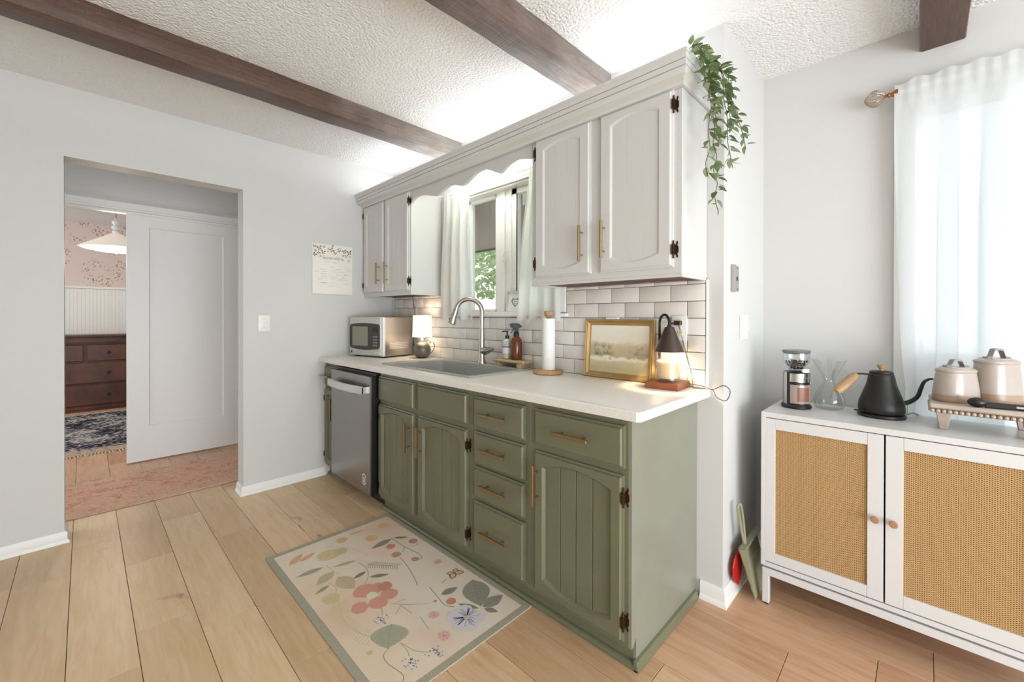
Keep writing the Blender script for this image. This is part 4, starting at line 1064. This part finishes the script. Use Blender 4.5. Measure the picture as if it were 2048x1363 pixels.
# carafe
c = thing('glass_carafe', 'clear hourglass pour-over carafe with handle between grinder and kettle', 'carafe', (3.022, .405, KT))
s_ = (3.022, .405, KT)
out = [(.050, 0), (.066, .006), (.073, .028), (.068, .055), (.048, .090), (.029, .118), (.027, .128), (.034, .145), (.060, .185), (.081, .218)]
inn = [(max(.002, r - .0028), z + (.003 if i == 0 else 0)) for i, (r, z) in enumerate(out)]
obj('vessel', MB().lathe([(r * .8, z) for r, z in out + inn[::-1]], s_, 40, cap0=True, cap1=True), M_CLEAR, c)
def hv_(d, z): return (s_[0] + .72 * d, s_[1] + .69 * d, s_[2] + z)
obj('handle', MB().tube(spline([hv_(.036, .165), hv_(.068, .168), hv_(.088, .14), hv_(.076, .10), hv_(.042, .085)], 6), .0055, 10), M_CLEAR, c)
# kettle
c = thing('gooseneck_kettle', 'matte black gooseneck kettle with pale wooden handle and lid knob', 'kettle', (3.197, .385, KT))
s_ = (3.197, .385, KT)
obj('power_base', MB().lathe([(.073, 0), (.077, .004), (.076, .012), (.064, .017)], s_, 40), M_BLACKM, c)
obj('body', MB().lathe([(.071, .018), (.0745, .024), (.0745, .040), (.0715, .060), (.060, .095), (.048, .130), (.0415, .165), (.040, .172), (.036, .176)], s_, 40), M_BLACKM, c)
ld = obj('lid', MB().lathe([(.038, .176), (.0385, .181), (.033, .185), (.008, .187)], s_, 36), M_BLACKM, c)
obj('lid_knob', MB().lathe([(.008, .187), (.007, .192), (.0145, .204), (.015, .208), (.010, .210)], s_, 12), M_WOOD, ld)
kd = Vector((.719, .695, 0))
def kp(d, z): return (s_[0] + kd.x * d, s_[1] + kd.y * d, s_[2] + z)
obj('spout', MB().tube(spline([kp(.064, .052), kp(.108, .056), kp(.145, .078), kp(.160, .112), kp(.172, .138), kp(.190, .150), kp(.208, .152)], 6), [.010 - .006 * i / 36 for i in range(37)], 12), M_BLACKM, c)
hd2 = obj('handle', MB().tube(spline([kp(-.034, .168), kp(-.07, .173), kp(-.100, .173), kp(-.110, .166)], 5), .0035, 8), M_BLACKM, c)
a0, a1 = Vector(kp(-.103, .170)), Vector(kp(-.182, .100)); n_ = Vector((0, 0, 0))
obj('grip', MB().tube([a0, a0.lerp(a1, .1), a0.lerp(a1, .5), a0.lerp(a1, .92), a1], [.012, .016, .019, .016, .012], 10), M_WOOD, hd2)
obj('switch', MB().box(-.012, .012, -.006, .03, 0, .006).xf(Matrix.Translation(kp(-.074, .022)) @ Matrix.Rotation(math.atan2(-.719, .695) + PI, 4, 'Z')), M_BLACK, c, .002)
obj('cord', MB().tube(spline([(3.27, .455, KT + .006), (3.29, .468, KT + .014), (3.305, .485, KT + .006), (3.30, .50, KT + .004)], 6), .003, 8), simple('grey_cord', '8A8A8A', .5), c)

# riser with beads
c = thing('wooden_riser', 'whitewashed wooden riser with beaded edge carrying two stoneware crocks', 'riser', (3.47, .37, KT))
RX0, RX1, RY0, RY1 = 3.335, 3.612, .245, .505; RZ = .915
obj('top', MB().box(RX0, RX1, RY0, RY1, RZ - .016, RZ), M_RISER, c, .004)
obj('apron', MB().box(RX0 + .008, RX1 - .008, RY0 + .008, RY1 - .008, RZ - .032, RZ - .016), simple('brown_apron_wood', '9A7B60', .7), c)  # apron in a browner tone than the riser top
bmesh_ = MB().sphere((0, 0, 0), .0062, 10, 8).mesh('bead')
def bead(x, y): put('bead', bmesh_, M_RISER, c, Vector((x, y, RZ - .0245)) - Vector(c.location))
n = 19
for i in range(n): bead(RX0 + .008 + (RX1 - RX0 - .016) * i / (n - 1), RY0 + .003)
for i in range(1, 17): bead(RX0 + .003, RY0 + .006 + (RY1 - RY0 - .012) * i / 17)
for x in (3.372, 3.575):
    for y in (.285, .468):
        L = []
        for z, h in ((KT, .011), (RZ - .032, .020)): L.append([(x - h, y - h, z), (x + h, y - h, z), (x + h, y + h, z), (x - h, y + h, z)])
        obj('leg', MB().loops(L), M_RISER, c, .002)
RT = RZ + .0003
def crock(label, x, y, rx, ry, h, top):
    c = thing('stoneware_crock', label, 'crock', (x, y, RT), 'stoneware crocks', rotz=math.radians(44))
    b0 = RT
    def lp(k, z, p=2.6):
        L = []
        for i in range(40):
            a = 2 * PI * i / 40; ca, sa = math.cos(a), math.sin(a)
            L.append((k * rx * abs(ca) ** (2 / p) * (1 if ca > 0 else -1), k * ry * abs(sa) ** (2 / p) * (1 if sa > 0 else -1), z))
        return L
    k0 = h * .24
    obj('foot_band', MB().loops([lp(.95, 0), lp(1.0, .006), lp(1.0, k0 * .5), lp(.985, k0)], True, False), M_CROCKB, c)
    L = []; nr = 30
    for i in range(nr + 1):
        z = k0 + (h - k0) * i / nr; k = .985 - (.985 - top) * (i / nr) ** 1.25
        L.append(lp(k + (.011 if i % 2 else 0), z))
    obj('body', MB().loops(L, False, True), M_CROCK, c, angle=60)
    ld = obj('lid', MB().loops([lp(top * 1.02, h + .0005), lp(top * 1.06, h + .004), lp(top * 1.04, h + .010), lp(top * .86, h + .016), lp(top * .80, h + .0165), lp(top * .78, h + .0195), lp(top * .3, h + .021)], True, True), M_CROCK, c, angle=50)
    w = rx * .62; hz = h + .019; hh = h * .22
    pts_ = [(-w, 0, hz + .002), (-w * .62, 0, hz + .004), (-w * .42, 0, hz + hh * .75), (-w * .28, 0, hz + hh), (w * .28, 0, hz + hh), (w * .42, 0, hz + hh * .75), (w * .62, 0, hz + .004), (w, 0, hz + .002)]
    L = [[(p.x, -.009, p.z - .0035), (p.x, .009, p.z - .0035), (p.x, .009, p.z + .0035), (p.x, -.009, p.z + .0035)] for p in spline(pts_, 4)]
    obj('lid_handle', MB().loops(L), M_CROCKH, ld, angle=40)
crock('smaller glossy stoneware crock with a lid handle beside the kettle', 3.405, .365, .066, .050, .108, .83)
crock('taller ribbed stoneware crock at the right end of the riser', 3.510, .440, .068, .053, .142, .86)
c = thing('milk_frother', 'black handheld device with rounded head lying on the riser', 'frother', (3.52, .29, RT))
fv = Vector((.97, .12, 0)).normalized()
p0 = Vector((3.452, .268, RT + .0165))
obj('head', MB().sphere((0, 0, 0), .0165, 18, 12, 1.45, 1.0, 1.0).xf(Matrix.Translation(p0) @ Matrix.Rotation(.12, 4, 'Z')), M_BLACK, c)
obj('handle', MB().box(0, .13, -.009, .009, -.009, .009).xf(Matrix.Translation(p0 + fv * .018 + Vector((0, .004, -.0065))) @ Matrix.Rotation(.12, 4, 'Z')), M_BLACKM, c, .002)
obj('badge', MB().box(.07, .088, -.0095, -.009, -.003, .003).xf(Matrix.Translation(p0 + fv * .018 + Vector((0, .004, -.0065))) @ Matrix.Rotation(.12, 4, 'Z')), simple('silver_badge', 'B5B3B0', .4, .5), c)

# ---------------- window wall: window, rod, sheer ----------------
m = MB().box(3.225, W2X0, YD - .018, YD, .30, 2.165).box(W2X1, 5.05, YD - .018, YD, .30, 2.165).box(3.235, 5.05, YD - .02, YD, W2Z1, 2.17).box(3.22, 5.07, YD - .03, YD, .32, .352)
w2 = struct('window_2', m, M_WHITE, .003); w2['label'] = 'large white framed window behind the sheer curtain'
f = obj('frame', MB().box(W2X0, W2X0 + .05, YD + .04, YD + .09, W2Z0, W2Z1).box(W2X1 - .05, W2X1, YD + .04, YD + .09, W2Z0, W2Z1).box(W2X0, W2X1, YD + .04, YD + .09, W2Z0, W2Z0 + .05).box(W2X0, W2X1, YD + .04, YD + .09, W2Z1 - .05, W2Z1).box(4.11, 4.17, YD + .04, YD + .09, W2Z0, W2Z1).box(W2X0, W2X1, YD + .045, YD + .085, 1.0, 1.045), M_WHITE, w2, .003)
obj('pane', MB().box(W2X0 + .05, W2X1 - .05, YD + .063, YD + .067, W2Z0 + .05, W2Z1 - .05), M_GLASS, w2)
c = thing('curtain_rod', 'copper curtain rod with a wire cage finial above the sideboard', 'curtain rod', (3.3, .55, 2.19))
RY = .552; RZc = 2.188
M_COPPER = simple('copper', 'A9683E', .35, .85)
obj('rod', MB().tube([(3.225, RY, RZc), (5.1, RY, RZc)], .009, 14), M_PLASTIC, c)
obj('collar', MB().lathe([(.004, 0), (.007, .004), (.006, .012), (.011, .016), (.007, .022), (.011, .030), (.016, .038), (.016, .046)], n=16).xf(Matrix.Translation((3.192, RY, RZc)) @ Matrix.Rotation(PI / 2, 4, 'Y')), M_COPPER, c)
M_WIRE = simple('champagne_wire', 'B8A692', .3, .8)
m = MB()
cl, cr = .068, .034
def fpt(t_, a):
    r_ = cr * math.sin(PI * (.04 + .94 * t_)) ** .8
    return (3.195 - cl * t_, RY + r_ * math.cos(a), RZc + r_ * math.sin(a))
for k in range(16): m.tube([fpt(i / 12, 2 * PI * k / 16) for i in range(13)], .0012, 5)
for j in range(1, 10): m.tube([fpt(j / 10, 2 * PI * i / 20) for i in range(21)], .0008, 4)
obj('finial', m, M_WIRE, c)
obj('bracket', MB().box(3.26, 3.275, RY, YD - .0305 + .0295, RZc - .012, RZc - .009).box(3.255, 3.28, YD - .004, YD - .0005, RZc - .04, RZc + .03), M_COPPER, c)
rnd = random.Random(21)
ph = [rnd.random() * 6 for _ in range(6)]
def sheer_fn(u, v):
    z = 2.222 - (2.222 - .06) * v
    edge = 3.226 + .05 * max(0, (1.95 - z) / 1.2) ** 1.3 if z < 1.95 else 3.226
    x = edge + (5.0 - edge) * u
    hdr = max(0, 1 - abs(z - RZc) / .03)
    s = (x - 3.226)
    a = .004 + .018 * min(1, max(0, 2.16 - z) / .5)
    x += .011 * min(1, max(0, 2.16 - z) / .5) * math.sin(s * 104 + 2 * ph[0]) * min(1, s / .05)
    y = RY - .002 + a * (math.sin(s * 52 + ph[0] + .5 * math.sin(z * 1.4)) * .55 + math.sin(s * 23 + ph[1] + .4 * math.sin(z * 1.1 + 1)) * .6)
    if hdr > 0:
        y = (RY - .0125) * 1.0 + .003 * math.sin(s * 160 + ph[2])
    z += .006 * math.sin(s * 70 + ph[3]) * (1 if v < .02 else 0) + (.01 * math.sin(s * 9)) * (v < .03)
    return (x, y, z)
o = obj('sheer_curtain', MB().grid(sheer_fn, 420, 50), M_SHEER, angle=180); tag(o, 'long sheer white curtain gathered on the copper rod', 'curtain')

# ---------------- hanging vine ----------------
vn = thing('hanging_vine', 'trailing green leafy vine hanging from the crown moulding end', 'plant', (2.70, -.2, 2.213))
t = NT('vine_leaf'); oi = t.add('ShaderNodeObjectInfo')
vc = t.ramp(oi.outputs['Random'], [(0, '5C7042'), (.45, '7E9360'), (.8, '9BAC80'), (1, 'B0BC9C')]); t.col(vc); t.b.inputs['Roughness'].default_value = .5
vt = t.add('ShaderNodeBsdfTranslucent'); t.link(vc, vt.inputs['Color']); vx = t.add('ShaderNodeMixShader'); vx.inputs[0].default_value = .35
t.link(t.b.outputs[0], vx.inputs[1]); t.link(vt.outputs[0], vx.inputs[2]); t.link(vx.outputs[0], t.out.inputs['Surface'])
M_VLEAF = t.m
M_VSTEM = simple('vine_stem', '5A4A38', .7)
def leaf_mesh(s, curl):
    vs = []; fs = []
    N = 6
    for i in range(N + 1):
        t_ = i / N; w = .46 * math.sin(PI * t_ ** .8) * (1 - .25 * t_); z = curl * t_ * t_
        vs += [(t_ * s, -w * s * .62, z * s + .10 * w * s), (t_ * s, 0, z * s), (t_ * s, w * s * .62, z * s + .10 * w * s)]
    for i in range(N):
        a = 3 * i; fs += [(a, a + 3, a + 4, a + 1), (a + 1, a + 4, a + 5, a + 2)]
    me = MB().add(vs, fs).mesh('leaf', angle=180)
    return me
LM = [leaf_mesh(s, k) for s in (.034, .040, .046) for k in (-.15, -.35)]
for me_ in LM: me_.materials.append(M_VLEAF)
rnd = random.Random(33); org = Vector(vn.location)
def strand(p, length, dy, dx, lean, dense=1.0):
    z = 2.222; pts_ = [Vector(p), Vector((p[0] + .03, p[1] + dy * .2, z + .008)), Vector((p[0] + .052 + dx, p[1] + dy * .3, z - .03))]
    n = max(4, int(length / .05))
    for i in range(1, n + 1):
        pts_.append(Vector((2.735 + dx + rnd.uniform(-.006, .006) + lean * .3 * (i / n), p[1] + dy * (.3 + .7 * i / n) + rnd.uniform(-.01, .01), z - .03 - length * i / n)))
    pts_[2].x = max(pts_[2].x, 2.727 + dx)
    sp_ = spline(pts_, 5)
    mb = MB().tube(sp_, .0014, 5); obj('stem', mb, M_VSTEM, vn)
    acc = 0
    for a, b_ in zip(sp_, sp_[1:]):
        acc += (b_ - a).length
        if acc > .022 / dense:
            acc = 0
            for k in range(2):
                d = Vector((rnd.uniform(-.25, 1), rnd.uniform(-1, 1), rnd.uniform(-.75, .25))).normalized()
                pos = b_ + d * .006
                if pos.x + d.x * .035 < 2.705 and pos.z < 2.21: d.x = abs(d.x)
                if pos.y + d.y * .04 > -.003 and pos.x < 2.72: d.y = -abs(d.y)
                q_ = d.to_track_quat('X', 'Z').to_euler()
                put('leaf', rnd.choice(LM), M_VLEAF, vn, pos - org, q_)
strand((2.685, -.315, 2.222), .10, .04, .0, .0, 1.5)
strand((2.683, -.24, 2.222), .30, .06, .0, .05, 1.2)
strand((2.685, -.20, 2.222), .56, -.02, .004, .06, 1.0)
strand((2.684, -.16, 2.222), .38, .05, .01, .12, 1.1)
strand((2.685, -.12, 2.222), .30, .07, .02, .2, 1.0)
strand((2.683, -.22, 2.222), .44, -.03, .002, .0, .9)
strand((2.684, -.14, 2.222), .22, .03, .012, .1, 1.2)
strand((2.682, -.27, 2.222), .16, .06, .0, .03, 1.4)
for i in range(26):
    p = Vector((rnd.uniform(2.675, 2.735), rnd.uniform(-.32, -.10), rnd.uniform(2.224, 2.25)))
    d = Vector((rnd.uniform(-.5, 1), rnd.uniform(-1, .6), rnd.uniform(.0, .8))).normalized()
    put('leaf', rnd.choice(LM), M_VLEAF, vn, p - org, d.to_track_quat('X', 'Z').to_euler())

# ---------------- dustpan and red paddle ----------------
M_OLIVE = simple('olive_plastic', '969477', .4)
c = thing('dustpan', 'olive green plastic dustpan leaning in the gap beside the sideboard', 'dustpan', (2.775, .10, 0))
def dp(u, w, h):
    "u: across (0..1), w: along blade from lip up, h: height off plate"
    return (2.742 + .072 * u + .0 * w, .085 + .27 * u * .35 + h - .10 * u + .02 * w, .012 + w)
lip = [(2.812, .128), (2.808, .30)]
# plate: lip on the floor, back against the wall, tilted
P00 = Vector((2.806, .118, .012)); P01 = Vector((2.806, .33, .012)); P10 = Vector((2.752, .075, .23)); P11 = Vector((2.757, .30, .25))
nrm = (P01 - P00).cross(P10 - P00).normalized()
def dpl(u, v, h=0):
    return (P00.lerp(P01, u)).lerp(P10.lerp(P11, u), v) + nrm * h
if nrm.x < 0: nrm = -nrm
pan = MB().loops([[tuple(dpl(0, 0)), tuple(dpl(1, 0)), tuple(dpl(1, 1)), tuple(dpl(0, 1))], [tuple(dpl(0, 0, .003)), tuple(dpl(1, 0, .003)), tuple(dpl(1, 1, .003)), tuple(dpl(0, 1, .003))]])
obj('pan', pan, M_OLIVE, c)
L = []
for i in range(13):
    t_ = i / 12; hgt = .002 + .030 * t_ + (.003 * (i % 2) if t_ > .5 else 0)
    a = dpl(0, t_); L.append([tuple(a), tuple(a + nrm * hgt), tuple(a + nrm * hgt + (P01 - P00).normalized() * .004), tuple(a + (P01 - P00).normalized() * .004)])
obj('side_wall', MB().loops(L), M_OLIVE, c, angle=60)
L = []
for i in range(13):
    t_ = i / 12; a = dpl(t_, 1); h_ = .032 + .002 * (i % 2); dn = (P00 - P10).normalized() * .004
    L.append([tuple(a), tuple(a + nrm * h_), tuple(a + nrm * h_ + dn), tuple(a + dn)])
obj('back_wall', MB().loops(L), M_OLIVE, c, angle=60)
hb = dpl(.2, 1, .012)
obj('handle', MB().tube(spline([hb, hb + Vector((-.006, -.012, .05)), hb + Vector((-.012, -.028, .12)), hb + Vector((-.016, -.036, .165)), hb + Vector((-.012, -.026, .176)), hb + Vector((-.008, -.018, .165)), hb + Vector((-.002, -.004, .08)), hb + Vector((.002, .004, .0))], 5), .006, 8), M_OLIVE, c)
m = MB().prism([(.056, .165), (.075, .185), (.10, .196), (.14, .196), (.20, .17), (.20, .10), (.118, .047), (.085, .075), (.062, .12)], 'x', 2.7165, 2.7235)
m = MB()
poly = [(.050, .150), (.068, .178), (.10, .193), (.14, .193), (.18, .16), (.17, .09), (.122, .045), (.085, .072), (.058, .11)]
m.prism(poly, 'x', 2.7365, 2.7425)
o = obj('red_paddle', m, simple('red_plastic', 'C01B17', .4), None, .002); tag(o, 'bright red plastic blade tucked behind the green dustpan', 'paddle')

# ---------------- kitchen mat ----------------
MX0, MX1, MY0, MY1 = .955, 2.142, -1.258, -.572
c = thing('kitchen_mat', 'cream kitchen mat with botanical flower print and grey border', 'mat', (1.55, -.92, 0))
def woven(name, c0, c1):
    t = NT(name); n = t.noise(t.coord(scale=(1, 1, 1)), 300, 2); t.col(t.ramp(n, [(.35, c0), (.65, c1)])); t.b.inputs['Roughness'].default_value = .95; t.b.inputs['Specular IOR Level'].default_value = .15
    t.bump(n, .3, .002); return t.m
def mat_ground():
    t = NT('mat_cream'); v = t.coord(); n = t.noise(v, 300, 2); w = t.noise(v, 1.8, 3)
    t.col(t.mix(t.math('MULTIPLY', n, .25), t.ramp(w, [(.35, 'E9E1D2'), (.5, 'EAD9C4'), (.68, 'E6C6AC')]), 'CBB7A0'))
    t.b.inputs['Roughness'].default_value = .95; t.b.inputs['Specular IOR Level'].default_value = .15; t.bump(n, .25, .002); return t.m
obj('pad', MB().box(MX0 + .03, MX1 - .03, MY0 + .03, MY1 - .03, .0005, .006), mat_ground(), c)
obj('border', MB().loops([rect(MX0 + .03, MX1 - .03, MY0 + .03, MY1 - .03, .0005), rect(MX0, MX1, MY0, MY1, .0005), rect(MX0, MX1, MY0, MY1, .0064), rect(MX0 + .03, MX1 - .03, MY0 + .03, MY1 - .03, .0064), rect(MX0 + .03, MX1 - .03, MY0 + .03, MY1 - .03, .0005)], False, False), woven('grey_border_weave', '9A9482', 'B9B3A0'), c)
MLEAF=[('s',.284,.175,.278,.055,.26),('m',.343,.312,.317,.207,.2),('m',.353,.196,.405,.097,.45),('m',.411,.194,.547,.21,.5),('s',.442,.14,.464,.07,.28),('g',.464,.306,.476,.237,.3),('g',.516,.297,.563,.373,.26),('g',.282,.543,.3,.418,.3),('g',.283,.554,.336,.617,.25),('g',.876,.623,1.038,.532,.55),('g',1.047,.535,1.051,.648,.45),('g',1.057,.533,1.113,.559,.4),('g',1.041,.517,.955,.473,.22),('g',.858,.458,.869,.541,.4),('s',.862,.215,.963,.141,.95),('o',.156,.064,.089,.148,.35),('o',.156,.112,.121,.197,.3)]
MBLOB=[('y',.197,.236,.055),('y',.204,.296,.033),('y',.542,.109,.038),('o',.104,.347,.03),('o',.198,.47,.035),('o',.118,.583,.033),('o',.934,.087,.011),('r',.35,.5,.025),('r',.44,.481,.025),('r',.389,.613,.024),('r',.544,.527,.02),('r',.924,.463,.022),('r',.874,.415,.008),('R',.593,.236,.05),('R',.615,.283,.037),('r',.63,.315,.033),('R',.692,.301,.037),('R',.707,.241,.042),('R',.683,.171,.037),('w',.647,.244,.025),('l',1.006,.416,.035),('l',1.058,.403,.033),('l',1.07,.473,.04),('l',1.007,.472,.031),('l',1.091,.431,.03),('p',.644,.593,.022),('p',1.06,.325,.027),('p',.94,.362,.022)]
MLINE=[('g',.004,[(.275,.547),(.408,.552),(.504,.565),(.555,.558),(.557,.523)]),('g',.003,[(.408,.552),(.443,.514)]),('g',.003,[(.417,.57),(.437,.6),(.422,.622)]),('b',.003,[(.472,.481),(.553,.471),(.675,.44),(.731,.419)]),('m',.003,[(.279,.193),(.355,.198),(.395,.208)]),('s',.003,[(.369,.314),(.446,.319),(.511,.293),(.548,.258)]),('m',.003,[(.42,.146),(.483,.154),(.528,.133)]),('y',.004,[(.572,.126),(.682,.096),(.746,.09),(.811,.104),(.874,.128)]),('s',.003,[(.748,.235),(.787,.216)]),('s',.003,[(.969,.188),(1.016,.189),(1.05,.179)]),('s',.003,[(.973,.192),(1.036,.205),(1.084,.237)]),('g',.003,[(.965,.148),(.979,.118),(1.021,.109),(1.099,.122),(1.126,.108)]),('s',.003,[(.758,.28),(.809,.321),(.864,.384)]),('s',.003,[(.761,.291),(.769,.333)]),('s',.003,[(.791,.3),(.825,.254)]),('s',.003,[(.794,.298),(.866,.305)]),('b',.003,[(.779,.452),(.847,.441),(.922,.43),(.96,.451)]),('b',.004,[(.074,.399),(.087,.432),(.08,.464)]),('m',.003,[(.072,.407),(.083,.482),(.125,.545)]),('y',.003,[(.179,.307),(.231,.35),(.341,.378)]),('b',.003,[(.795,.508),(.784,.54)]),('g',.003,[(.419,.339),(.532,.431)]),('g',.0025,[(.893,.613),(1.043,.531)]),('s',.003,[(.907,.318),(.992,.303)])]
MC = dict(s='AEAD92', m='C9B894', g='989889', o='DDB98F', y='D5C497', r='CD9282', R='D69C8A', w='E6D9BE', l='DBD1D4', p='E3BCB0', b='8E796C', v='9498B6')
pr = {k: MB() for k in MC}
ZP = [.0063]
def zt(): return ZP[0]
def mpoly(k, pts_):
    z = zt(); pr[k].add([(MX0 + x, MY0 + y, z) for x, y in pts_], [tuple(range(len(pts_)))])
def mleaf(k, x0, y0, x1, y1, w, dark=True):
    dx, dy = x1 - x0, y1 - y0; up_, dn_ = [], []
    for i in range(9):
        t_ = i / 8; h = .6 * w * math.sin(PI * t_ ** .85)
        up_.append((x0 + dx * t_ - dy * h, y0 + dy * t_ + dx * h)); dn_.append((x0 + dx * t_ + dy * h, y0 + dy * t_ - dx * h))
    mpoly(k, up_ + dn_[::-1][1:-1])
def mline(k, w, pl_):
    sp_ = [(p.x, p.y) for p in spline([(a, b_, 0) for a, b_ in pl_], 5)]
    for (a, b_), (c_, d_) in zip(sp_, sp_[1:]):
        l_ = math.hypot(c_ - a, d_ - b_) or 1; nx, ny = -(d_ - b_) / l_ * w / 2, (c_ - a) / l_ * w / 2
        mpoly(k, [(a + nx, b_ + ny), (c_ + nx, d_ + ny), (c_ - nx, d_ - ny), (a - nx, b_ - ny)])
def mblob(k, x, y, r_, n=16):
    rr_ = random.Random(int(x * 1e4)); mpoly(k, [(x + r_ * rr_.uniform(.88, 1.06) * math.cos(2 * PI * i / n), y + r_ * rr_.uniform(.88, 1.06) * math.sin(2 * PI * i / n)) for i in range(n)])
for a in MLINE: mline(*a)
for i_, a in enumerate(MLEAF):
    ZP[0] = .00645 + i_ * .00001; mleaf(*a); ZP[0] = .0067
    k, x0, y0, x1, y1, w = a
    kk = {'s': 'g', 'g': 'b', 'm': 's', 'o': 'r'}[k]
    mline(kk, .0018, [(x0, y0), (x1, y1)])
    for i in range(2, 8):
        t_ = i / 9; px_, py_ = x0 + (x1 - x0) * t_, y0 + (y1 - y0) * t_; h = .44 * w * math.sin(PI * t_ ** .85)
        for sg in (-1, 1): mline(kk, .0014, [(px_, py_), (px_ + (x1 - x0) * .09 - sg * (y1 - y0) * h, py_ + (y1 - y0) * .09 + sg * (x1 - x0) * h)])
for i_, a in enumerate(MBLOB):
    ZP[0] = .00675 + i_ * .00001; mblob(*a); ZP[0] = .0071
    if a[0] in 'yop' :
        for i in range(7):
            an = i * .9; mline({'y': 'm', 'o': 'y', 'p': 'r'}[a[0]], .0018, [(a[1], a[2]), (a[1] + a[3] * .9 * math.cos(an), a[2] + a[3] * .9 * math.sin(an))])
rm = random.Random(5)
for (x, y) in ((.811, .201), (1.075, .166), (1.103, .257)):
    for i in range(22): mblob('v', x + rm.gauss(0, .014), y + rm.gauss(0, .011), .0032, 6)
for i in range(34):
    an = rm.uniform(0, 2 * PI); r0, r1 = .012, rm.uniform(.03, .062); mline('v', .0026, [(1.045 + r0 * math.cos(an), .448 + r0 * math.sin(an)), (1.045 + r1 * math.cos(an), .448 + r1 * math.sin(an))])
ZP[0] = .0072; mblob('y', 1.045, .448, .010); ZP[0] = .00632
for i in range(22):      # needles of the yellow sprig
    t_ = i / 21; x = .572 + .30 * t_; y = .126 - .09 * t_ * (1 - t_) * 1.6 + .002
    for sg in (-1, 1): mline('y', .003, [(x, y), (x + .018, y + sg * .034)])
for i in range(14):      # fern
    t_ = i / 13; x = .419 + .113 * t_; y = .339 + .092 * t_
    for sg in (-1, 1): mline('g', .0028, [(x, y), (x + .010 - sg * .63 * .026, y + .008 + sg * .77 * .026)])
for (sx_, sy_) in ((.773, .595),):
    for sg in (-1, 1):
        ZP[0] = .0065; mleaf('b', sx_, sy_, sx_ + .03, sy_ + sg * .04, .6); mleaf('b', sx_, sy_, sx_ - .02, sy_ + sg * .032, .6)
        ZP[0] = .0066; mleaf('o', sx_ + .003, sy_ + sg * .004, sx_ + .026, sy_ + sg * .034, .5); mleaf('o', sx_ - .002, sy_ + sg * .004, sx_ - .017, sy_ + sg * .027, .5)
for k, mb in pr.items():
    if mb.f: obj('flower_print', mb, woven('mat_print_' + k, MC[k], MC[k]), c, smooth=False, kind='stuff')
